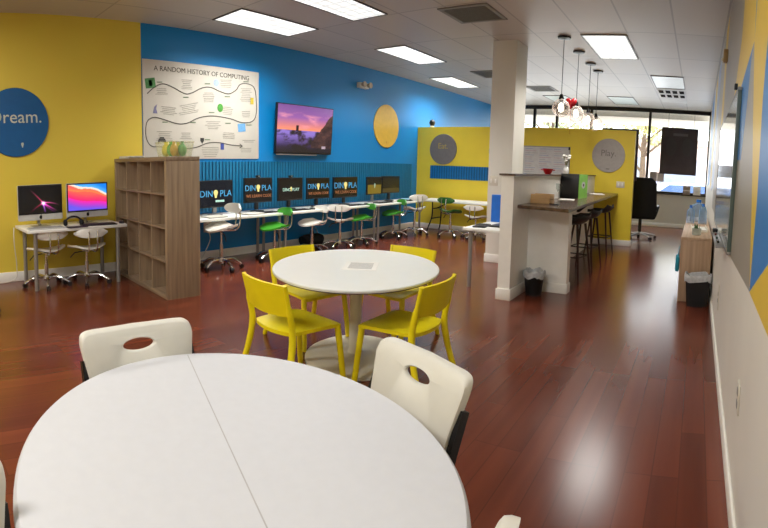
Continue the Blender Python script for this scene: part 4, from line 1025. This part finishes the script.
# ------------------------------------------------------------------ right side: cabinets, whiteboard, office chair
CZ = .73
def cabinet(label, x0, x1, y0, y1):
    t = thing('low_cabinet', label, 'cabinet', ((x0 + x1) / 2, (y0 + y1) / 2, 0), 0, 'low ash cabinets along the right wall')
    w, h = (x1 - x0) / 2, (y1 - y0) / 2
    mb = MB(); mb.box(-w, w, -h, h, CZ - .03, CZ, .002); mb.build('top_panel', CABT, t)
    for s_ in (-1, 1):
        mb = MB(); mb.box(-w, w, s_ * h, s_ * (h - .025), 0, CZ - .03, .002); mb.build('side_panel', CABW, t)
    mb = MB(); mb.box(w - .012, w, -h + .025, h - .025, 0, CZ - .03); mb.build('back_panel', CABW, t)
    mb = MB(); mb.box(-w + .02, w - .012, -h + .025, h - .025, .04, .06); mb.build('bottom_panel', CABW, t)
    n = 3; dw = (2 * h - .05) / n
    for k in range(n):
        a = -h + .025 + k * dw; mb = MB(); mb.box(-w, -w + .018, a + .002, a + dw - .002, .045, CZ - .034, .002); d_ = mb.build('door', CABW, t)
        mb = MB(); mb.cyl((-w - .02, a + dw - .06, .42), (-w - .02, a + dw - .06, .54), .006, n=8); mb.cyl((-w - .02, a + dw - .06, .43), (-w, a + dw - .06, .43), .004, n=6); mb.cyl((-w - .02, a + dw - .06, .53), (-w, a + dw - .06, .53), .004, n=6); mb.build('handle', SILVER, d_)
    return t
cabinet('low light ash cabinet with a jar of green plants on top', -.15, .2, 5.69, 7.25)
cabinet('low light ash cabinet farther back holding the water bottles', -.15, .2, 7.26, 8.8)
WATER = see_through('blue_water_bottle', 'a9c9ea', .3, .1)
WATERB = milky('blue_bottle_plastic', '86abd0', .42)
for x, y, h, lab in ((.03, 7.9, .32, 'large blue five gallon water bottle on the far cabinet'), (-.08, 7.5, .25, 'clear blue water jug in front of the large bottle'), (.1, 7.5, .28, 'tall clear bottle against the right wall')):
    t = thing('water_bottle', lab, 'bottle', (x, y, CZ), 0, 'water bottles on the far cabinet'); r = .12 if h > .3 else .06
    mb = MB(); mb.lathe([(0, 0), (r * .95, 0), (r, .02), (r, h * .2), (r * .95, h * .23), (r, h * .26), (r, h * .45), (r * .95, h * .48), (r, h * .51), (r, h * .68), (r * .8, h * .8), (r * .28, h * .9), (r * .28, h), (0, h)], n=28); mb.build('bottle_body', WATERB, t)
    mb = MB(); mb.lathe([(0, h + .02), (r * .32, h + .02), (r * .34, h - .02), (0, h - .02)], n=18); mb.build('cap', BLUE, t)
t = thing('plant_jar', 'small glass jar of green cuttings on the near cabinet', 'plant', (.02, 6.0, CZ))
mb = MB(); mb.lathe([(0, 0), (.05, 0), (.055, .01), (.055, .075), (.05, .08), (.05, .012), (0, .01)], n=24); mb.build('jar', milky('jar_glass', 'cfd8cc', .4), t)
mb = MB(); rr = random.Random(6)
for k in range(14):
    a = rr.uniform(0, 6.28); q = rr.uniform(.02, .05); hh = rr.uniform(.09, .15)
    c = Vector((math.cos(a) * q * .5, math.sin(a) * q * .5, .015)); e = Vector((math.cos(a) * q, math.sin(a) * q, hh)); s_ = Vector((-math.sin(a), math.cos(a), 0)) * .009
    mb.hull([c, (c + e) / 2 + s_, e, (c + e) / 2 - s_], [(0, 1, 2, 3)])
mb.build('leaves', mat('plant_green', '3f6b38', .6, var=.3), t, smooth=0)
t = thing('paper_tray', 'cream open tray of papers on the near cabinet behind the plant jar', 'tray', (.05, 6.55, CZ), .05)
mb = MB(); mb.box(-.1, .1, -.24, .24, 0, .01, .003); mb.build('tray_base', CREAM, t)
for s_ in (-1, 1):
    mb = MB(); mb.box(s_ * .1, s_ * .092, -.24, .24, .01, .05, .002); mb.build('tray_side', CREAM, t)
mb = MB(); mb.box(-.085, .085, -.2, .2, .01, .03); mb.build('paper_pile', PAPER, t)
t = thing('tote_bag', 'small turquoise bag hanging on the front of the low cabinet', 'bag', (-.175, 6.55, .19))
mb = MB(); mb.box(-.05, .0, -.1, .1, 0, .2, .02); mb.build('bag_body', mat('turquoise_fabric', '1ba0bf', .6), t)
mb = MB(); mb.tube(smooth_path([(-.02, -.06, .19), (-.01, -.04, .3), (-.01, .04, .3), (-.02, .06, .19)], 4), .006, 6); mb.build('strap', mat('turquoise_dark', '147a94', .6), t)
# the glossy board on the right wall
t = thing('glass_whiteboard', 'glossy framed marker board on the right wall reflecting the windows', 'whiteboard')
BY0, BY1, BB0, BB1 = 3.1, 5.6, .94, 1.97
mb = MB(); mb.box(XR - .024, XR - .002, BY0 + .012, BY1 - .012, BB0 + .012, BB1 - .012); mb.build('board', mat('glossy_board', 'a9b0aa', .1, 0, .01, spec=.6), t)
mb = MB()
for a in ((BY0, BY1, BB0, BB0 + .02), (BY0, BY1, BB1 - .02, BB1), (BY1 - .02, BY1, BB0 + .02, BB1 - .02)): mb.box(XR - .027, XR - .001, a[0], a[1], a[2], a[3], .003)
mb.build('board_frame', SILVER, t)
mb = MB(); mb.box(XR - .027, XR - .001, BY0, BY0 + .02, BB0 + .02, BB1 - .02, .003); mb.build('end_rail', mat('grey_green_rail', '56655f', .35), t)
mb = MB(); mb.box(XR - .085, XR - .027, 3.4, 4.3, BB0 + .0, BB0 + .012, .003); mb.build('marker_tray', SILVER, t)
mb = MB(); mb.box(XR - .05, XR - .03, BY0 - .01, BY0 + .03, BB1 - .02, BB1 + .015, .004); mb.build('corner_clip', BLACK, t)
for k, (y, col, nm) in enumerate(((3.62, BLACK, 'black'), (3.86, mat('marker_green_pen', '1d3a24', .4), 'dark green'), (4.1, mat('marker_maroon', '5a1c1c', .4), 'maroon'))):
    t = thing('marker_pen', nm + ' marker lying in the tray of the right wall board', 'marker', (XR - .062, y, BB0 + .022)); mb = MB(); mb.cyl((0, -.05, 0), (0, .05, 0), .009, n=12); mb.build('barrel', col, t)
    mb = MB(); mb.cyl((0, .05, 0), (0, .075, 0), .0095, .008, 12); mb.build('cap', BLACK, t)
t = thing('board_eraser', 'black felt eraser on the marker tray of the right wall board', 'eraser', (XR - .062, 4.24, BB0 + .012)); mb = MB(); mb.box(-.02, .02, -.05, .05, .012, .04, .005); mb.build('grip', BLACK, t); mb = MB(); mb.box(-.02, .02, -.05, .05, 0, .012); mb.build('felt', GREYP, t)
# black office chair
P = Vector((-1.16, 11.1, 0))
t = thing('office_chair', 'black high back office chair by the windows past the partition', 'chair', P + Vector((-.06, 0, 0)), R_(100), None, (1.05, 1.22, 1.03))
mb = MB()
def bk(u, v):
    a, b_ = u * 2 - 1, v; w = .27 * (1 - .12 * b_) * math.sqrt(max(.12, 1 - max(0, (b_ - .82) / .18) ** 2 * .6))
    return (-.24 - .1 * b_ + .05 * a * a, a * w, .5 + .8 * b_), (1, 0, .1)
mb.sheet(bk, 12, 14, .09); mb.build('backrest', BLKMESH, t, smooth=70)
mb = MB(); mb.box(-.25, .27, -.26, .26, .43, .54, .045, seg=3); mb.build('seat', BLKMESH, t)
for s_ in (-1, 1):
    mb = MB(); mb.tube(smooth_path([(.1, s_ * .27, .46), (.12, s_ * .31, .6), (.08, s_ * .31, .7), (-.2, s_ * .3, .7), (-.27, s_ * .27, .62)], 4), .022, 8); mb.build('armrest', BLACK, t)
mb = MB(); mb.cyl((0, 0, .1), (0, 0, .44), .03, n=14); mb.build('gas_column', BLACK_M, t)
mb = MB(); mb.lathe([(0, .14), (.05, .14), (.05, .08), (0, .08)], n=20)
for k in range(5):
    a = k * 2 * PI / 5; mb.tube([(.04 * math.cos(a), .04 * math.sin(a), .11), (.3 * math.cos(a), .3 * math.sin(a), .065)], [.028, .018], 8)
mb.build('star_base', SILVER, t)
for k in range(5):
    a = k * 2 * PI / 5; mb = MB(); q = Vector((.3 * math.cos(a), .3 * math.sin(a), .03)); d = Vector((-math.sin(a), math.cos(a), 0)) * .025; mb.tube([q - d, q + d], .03, 12); mb.build('caster', BLACK, t)
# dark poster hanging in the window
t = thing('window_poster', 'large dark poster hanging in the right window', 'poster')
HY = YW - .03
a0, a1 = yy(662, 127, HY), yy(697.5, 176, HY)
mb = MB(); mb.box(a0.x, a1.x - .05, HY - .008, HY, a1.z, a0.z); mb.build('panel', mat('poster_charcoal', '372b2b', .5, var=.25, scale=3), t)
mb = MB(); cxp = (a0.x + a1.x) / 2; mb.box(cxp - .2, cxp + .2, HY - .01, HY - .008, a0.z - .22, a0.z - .15); mb.build('heading_bar', mat('poster_grey', '5a5452', .6), t)
mb = MB()
for s_ in (-.24, .2): mb.prism([(x * .3, y * .5) for x, y in C20], .002, frame_mat((cxp + s_, HY - .008, a1.z + .75), (1, 0, 0), (0, 0, 1), (0, -1, 0)))
mb.build('faint_shapes', mat('poster_faint', '3a3433', .6), t)
for s_ in (-1, 1):
    mb = MB(); mb.cyl((cxp + s_ * .35, HY - .004, a0.z), (cxp + s_ * .35, HY - .004, ZC), .004, n=6); mb.build('hanging_cord', BLACK, t)
t = thing('window_notice', 'small grey notice card on the window left of the dark poster', 'notice'); q = yy(655, 174, HY)
mb = MB(); mb.box(q.x - .14, q.x + .06, HY - .006, HY, q.z - .2, q.z + .06); mb.build('card', mat('notice_grey', '8f8784', .6), t); mb = MB(); mb.box(q.x + .065, q.x + .25, HY - .006, HY, q.z - .2, q.z + .05); mb.build('second_card', mat('notice_beige', 'b3aaa2', .6), t)
for x, c, lab in ((-.5, '8f8378', 'grey brown carton on the window sill'), (-.22, 'e8e4da', 'white carton on the window sill at the right wall')):
    t = thing('carton', lab, 'box', (x + .2, YW + .06 - .13, LOWZ + .03)); mb = MB(); mb.box(-.1, .1, -.04, .05, 0, .24, .004); mb.build('carton_body', mat('carton_' + c, c, .7), t); mb = MB(); mb.box(-.1, .1, -.041, -.0402, .1, .13); mb.build('tape', CARDW, t)

# ------------------------------------------------------------------ yellow chairs and their table
def yellow_chair(label, loc, rz):
    """front towards +y"""
    t = thing('yellow_chair', label, 'chair', loc, rz, 'yellow chairs around the pedestal table')
    mb = MB()
    def fs(u, v):
        a, b_ = u * 2 - 1, v * 2 - 1
        w = .205 + .012 * b_; k = 1 - .06 * abs(b_) ** 6
        x = a * w * k; y = b_ * .2 * (1 - .05 * abs(a) ** 6) - (.035 * (1 - a * a) if b_ < 0 else 0) * abs(b_)
        z = .392 - .012 * (1 - a * a) * (1 - b_ * b_) - .014 * max(0, b_) ** 4
        return (x, y, z), (0, 0, 1)
    mb.sheet(fs, 14, 14, .022); mb.build('seat', YEL, t, smooth=60)
    for s_ in (-1, 1):
        mb = MB(); mb.tube(smooth_path([(s_ * .222, .205, 0), (s_ * .208, .18, .25), (s_ * .198, .165, .385)], 4), [.017] + [.02] * 4 + [.021] * 4, 10); mb.build('leg', YEL, t, smooth=60)
        mb = MB(); mb.tube(smooth_path([(s_ * .25, -.29, 0), (s_ * .226, -.225, .22), (s_ * .213, -.2, .39), (s_ * .214, -.225, .54), (s_ * .218, -.262, .70)], 5), [.017] + [.02] * 5 + [.022] * 5 + [.02] * 5 + [.014] * 5, 10); mb.build('leg', YEL, t, smooth=60)
    mb = MB()
    def fb(u, v):
        a, b_ = u * 2 - 1, v
        z = .515 + .185 * b_ - .012 * (1 - a * a) * (1 - b_); y = -.222 - .042 * b_ - .035 * (1 - a * a)
        return (a * .216, y, z), (-.28 * a, 1, .2)
    mb.sheet(fb, 16, 6, .014); mb.build('backrest', YEL, t, smooth=60)
    return t
TC = Vector((-2.225, 2.825, 0))
yellow_chair('yellow chair with its back toward the white folding table left', (-2.235, 2.24, 0), R_(-7))
yellow_chair('yellow chair right of the pedestal table behind a folding chair', (-1.73, 2.67, 0), R_(92))
yellow_chair('yellow chair behind the pedestal table on the bookshelf side', (-2.73, 2.89, 0), R_(-98))
yellow_chair('yellow chair behind the pedestal table nearest the column', (-2.25, 3.35, 0), R_(178))
t = thing('pedestal_table', 'white oval pedestal table with the four yellow chairs around it', 'table', TC)
TZ = .667; ea = math.atan2(.85, -.53)
mb = MB(); mb.lathe([(0, TZ - .026), (.99, TZ - .026), (1, TZ - .018)], n=96, sx=.715, sy=.59, ang=ea); mb.build('underside', mat('table_edge_brown', '5a4a3a', .6), t)
mb = MB(); mb.lathe([(1, TZ - .018), (1.003, TZ - .006), (.997, TZ), (0, TZ)], n=96, sx=.715, sy=.59, ang=ea); mb.build('tabletop', mat('table_top_white', 'dfe0d8', .35, var=.01), t)
mb = MB(); mb.lathe([(0, .03), (.06, .03), (.046, .06), (.043, .3), (.043, TZ - .06), (.06, TZ - .04), (.12, TZ - .027), (0, TZ - .027)], n=32); mb.build('pedestal_column', CREAM, t)
mb = MB(); mb.lathe([(0, 0), (1, 0), (1, .012), (.96, .02), (.3, .028), (.16, .04), (0, .04)], n=64, sx=.43, sy=.36, ang=ea); mb.build('base_plate', CREAM, t)
P = fl(361, 266, TZ)
t = thing('printed_sheet', 'white sheet with grey hatching on the pedestal table', 'paper', (P.x, P.y, TZ), .55)
mb = MB(); mb.box(-.12, .12, -.15, .15, 0, .0015); mb.build('sheet', PAPER, t)
mb = MB()
for k in range(9): mb.box(-.085, .085, -.1 + k * .024, -.1 + k * .024 + .011, .0015, .0022)
mb.build('print_lines', mat('print_grey', '9c9c9a', .7), t)

# ------------------------------------------------------------------ near folding table and white folding chairs
NZ = .70; NC = Vector((-.953, .725, 0)); na = math.atan2(.39, -.92)
t = thing('round_folding_table', 'large white folding table with a centre seam in the foreground', 'table', NC, na)
for s_ in (-1, 1):
    n = 64; A, B = .642, .515; mb = MB(); b = bmesh.new()
    def ringz(k_, z): return [b.verts.new((A * k_ * math.cos(a), s_ * max(.0005, B * k_ * math.sin(a)), z)) for a in [j * PI / n for j in range(n + 1)]]
    Rg = [ringz(.965, NZ - .045), ringz(.99, NZ - .04), ringz(1., NZ - .022), ringz(.996, NZ - .008), ringz(.982, NZ - .0005), ringz(.96, NZ)]
    for U, V in zip(Rg, Rg[1:]):
        for k in range(n): b.faces.new((U[k], U[k + 1], V[k + 1], V[k]))
    b.faces.new(Rg[0]); b.faces.new(Rg[-1]); b.faces.new([r[0] for r in Rg]); b.faces.new([r[-1] for r in Rg])
    mb.add(b); mb.build('tabletop_half', TABLE_W, t, smooth=40)
mb = MB(); mb.box(-.62, .62, -.0016, .0016, NZ - .02, NZ + .0002); mb.build('centre_seam', mat('seam_grey', 'a9a7a4', .6), t)
mb = MB(); mb.box(-.6, .6, -.02, .02, NZ - .06, NZ - .046); mb.build('hinge_rail', GREYP, t)
for s_ in (-1, 1):
    mb = MB(); x = s_ * .33
    for q in (-1, 1): mb.tube(smooth_path([(x, q * .22, NZ - .046), (x, q * .24, .4), (x + s_ * .04, q * .27, .012)], 4), .014, 8)
    mb.tube([(x, -.24, .2), (x, .24, .2)], .011, 7); mb.tube([(x, -.22, NZ - .06), (x, .22, NZ - .06)], .012, 7); mb.tube([(x, 0, .2), (x * .3, 0, NZ - .06)], .01, 7); mb.build('leg_frame', mat('leg_grey', '6d6b68', .4, .5), t)
def white_chair(label, loc, rz, lean=0.):
    """front towards +y"""
    t = thing('folding_chair', label, 'chair', loc, rz, 'white folding chairs around the foreground table')
    W, Z0, Z1 = .217, .47, .81; n = 56
    def back_pt(x, z, off=0.):      # gently curved, leaning shell
        h = (z - Z0) / (Z1 - Z0); q = max(0., min(1., (.725 - z) / .025)); x *= 1 - .1 * q * q * (3 - 2 * q)
        return Vector((x, -.155 - .10 * h - .045 * max(0, h - .75) ** 1.5 * 4 * .4 + .02 * (x / W) ** 2 + off, z))
    hole = [(.06 * math.cos(a), .748 + .02 * math.sin(a)) for a in [k * 2 * PI / n for k in range(n)]]
    def sq(a, e): return math.copysign(abs(a) ** e, a)
    def rim(k_, dz=0): return [(W * k_ * sq(math.cos(a), .14), (Z0 + Z1) / 2 + (Z1 - Z0) / 2 * k_ * sq(math.sin(a), .14) + dz) for a in [k * 2 * PI / n for k in range(n)]]
    mb = MB(); bm = mb.bm
    def ring(p2, off): return [bm.verts.new(back_pt(x, z, off)) for x, z in p2]
    mid = [((h_[0] * .55 + r_[0] * .45), (h_[1] * .55 + r_[1] * .45)) for h_, r_ in zip(hole, rim(.95))]
    hole2 = [(x * 1.12, .748 + (z - .748) * 1.2) for x, z in hole]
    Rg = [ring(hole, -.012), ring(hole, -.002), ring(hole2, .004), ring(mid, .0), ring(rim(.95), .0), ring(rim(.985), -.004), ring(rim(1.), -.016), ring(rim(1.0), -.032), ring(rim(.96), -.032), ring(rim(.95), -.012), ring(mid, -.012)]
    Rg.append(Rg[0])
    for A, B in zip(Rg, Rg[1:]):
        for k in range(n): bm.faces.new((A[k], A[(k + 1) % n], B[(k + 1) % n], B[k]))
    mb.build('backrest', CHAIR_W, t, smooth=50)
    mb = MB()
    def fs(u, v):
        a, b_ = u * 2 - 1, v * 2 - 1
        return (a * .2 * (1 - .06 * abs(b_) ** 6), .05 + b_ * .2 * (1 - .05 * abs(a) ** 6), .43 - .012 * (1 - a * a) - .02 * max(0, b_) ** 3), (0, 0, 1)
    mb.sheet(fs, 12, 12, .03); mb.build('seat', CHAIR_W, t, smooth=60)
    for s_ in (-1, 1):
        x = s_ * .207
        mb = MB(); b0 = [(-.243, .715), (-.20, .6), (-.14, .44), (.08, .22), (.27, 0.)]
        pts = smooth_path([(x, y, z) for y, z in b0], 5)
        b = bmesh.new(); prev = None
        for i, p in enumerate(pts):
            tdir = (pts[min(i + 1, len(pts) - 1)] - pts[max(i - 1, 0)]).normalized(); nn = Vector((0, tdir.z, -tdir.y))
            q = [b.verts.new(p + nn * e + Vector((d, 0, 0))) for e, d in ((-.015, -.009), (.015, -.009), (.015, .009), (-.015, .009))]
            if prev:
                for k in range(4): b.faces.new((prev[k], prev[(k + 1) % 4], q[(k + 1) % 4], q[k]))
            else: b.faces.new(q)
            prev = q
        b.faces.new(prev); mb.add(b); mb.build('front_leg', BLACK_M, t)
        mb = MB(); mb.tube([(s_ * .19, .2, .41), (s_ * .19, -.3, 0)], .011, 8); mb.build('rear_leg', BLACK_M, t)
    mb = MB(); mb.tube([(-.19, -.22, .08), (.19, -.22, .08)], .008, 7); mb.tube([(-.21, .22, .06), (.21, .22, .06)], .008, 7); mb.build('cross_bar', BLACK_M, t)
    return t
def place_white(label, pl, pr):
    """pl/pr: world xy of the two top corners of the back, left and right as seen from the table"""
    pl, pr = Vector(pl), Vector(pr); mid = (pl + pr) / 2; d = (pr - pl).normalized()
    rz = math.atan2(d.y, d.x)         # local +x
    n = Vector((-d.y, d.x)); o = mid + n * .26
    return white_chair(label, (o.x, o.y, 0), rz)
place_white('white folding chair on the left side of the foreground table', (-1.604, 1.021), (-1.639, .597))
place_white('white folding chair between the foreground table and a yellow chair', (-.578, 1.259), (-.981, 1.407))
place_white('white folding chair showing only its top at the bottom edge', (-.275, .37), (-.275, .80))
place_white('folding chair at the bottom left corner with its dark side frame', (-.9975, .181), (-.9545, -.245))

# ------------------------------------------------------------------ light
def area(name, loc, rot, sx, sy, e, col=(1, 1, 1)):
    l = bpy.data.lights.new(name, 'AREA'); l.shape = 'RECTANGLE'; l.size = sx; l.size_y = sy; l.energy = e; l.color = col
    o = bpy.data.objects.new(name, l); COL.objects.link(o); o.location = loc; o.rotation_euler = rot; return o
for x, y in LAMPS: area('panel_lamp', (x, y, ZC - .014), (0, 0, 0), .56, 1.26, 33, (1, .975, .93)).data.spread = R_(138)
area('ceiling_lamp_behind', (-1.6, -1.2, ZC - .06), (0, 0, 0), .6, 1.3, 60, (1, .97, .92))
area('ceiling_lamp_behind', (-4.4, -.6, ZC - .06), (0, 0, 0), .6, 1.3, 60, (1, .97, .92))
area('ceiling_lamp_over_table', (-1.4, 1.9, ZC - .06), (0, 0, 0), .6, 1.3, 24, (1, .985, .96))
area('daylight_through_windows', (-2.6, YW - .12, 1.95), (-PI / 2 + .5, 0, 0), 5.4, 1.7, 65, (.93, .96, 1))
w = bpy.data.worlds.new('sky'); SC.world = w; w.use_nodes = True
wt = w.node_tree; bg = wt.nodes['Background']
sky = wt.nodes.new('ShaderNodeTexSky'); sky.sky_type = 'HOSEK_WILKIE'; sky.turbidity = 4; sky.ground_albedo = .5; sky.sun_direction = (.4, -.5, .77)
mixn = wt.nodes.new('ShaderNodeMix'); mixn.data_type = 'RGBA'; mixn.inputs[0].default_value = .6
wt.links.new(sky.outputs[0], mixn.inputs[6]); mixn.inputs[7].default_value = (1, 1, 1, 1)
wt.links.new(mixn.outputs[2], bg.inputs[0]); bg.inputs[1].default_value = 7.0

# ------------------------------------------------------------------ camera
cd = bpy.data.cameras.new('camera'); cam = bpy.data.objects.new('camera', cd); COL.objects.link(cam)
cd.clip_start = .02; cd.clip_end = 300
right, fwd, upv = RM.col[0], RM.col[1], RM.col[2]
cam.matrix_world = frame_mat((0, 0, EYE), right, upv, -fwd)
cd.type = 'PANO'; cd.panorama_type = 'CENTRAL_CYLINDRICAL'
cd.central_cylindrical_range_u_min = -384 / FPX; cd.central_cylindrical_range_u_max = 384 / FPX
cd.central_cylindrical_range_v_min = -(528 - V0) / FPX; cd.central_cylindrical_range_v_max = V0 / FPX
cd.central_cylindrical_radius = 1.
SC.camera = cam
SC.view_settings.view_transform = 'Standard'; SC.view_settings.look = 'None'; SC.view_settings.exposure = .5
SC.cycles.use_denoising = True; SC.cycles.max_bounces = 8; SC.cycles.sample_clamp_indirect = 6
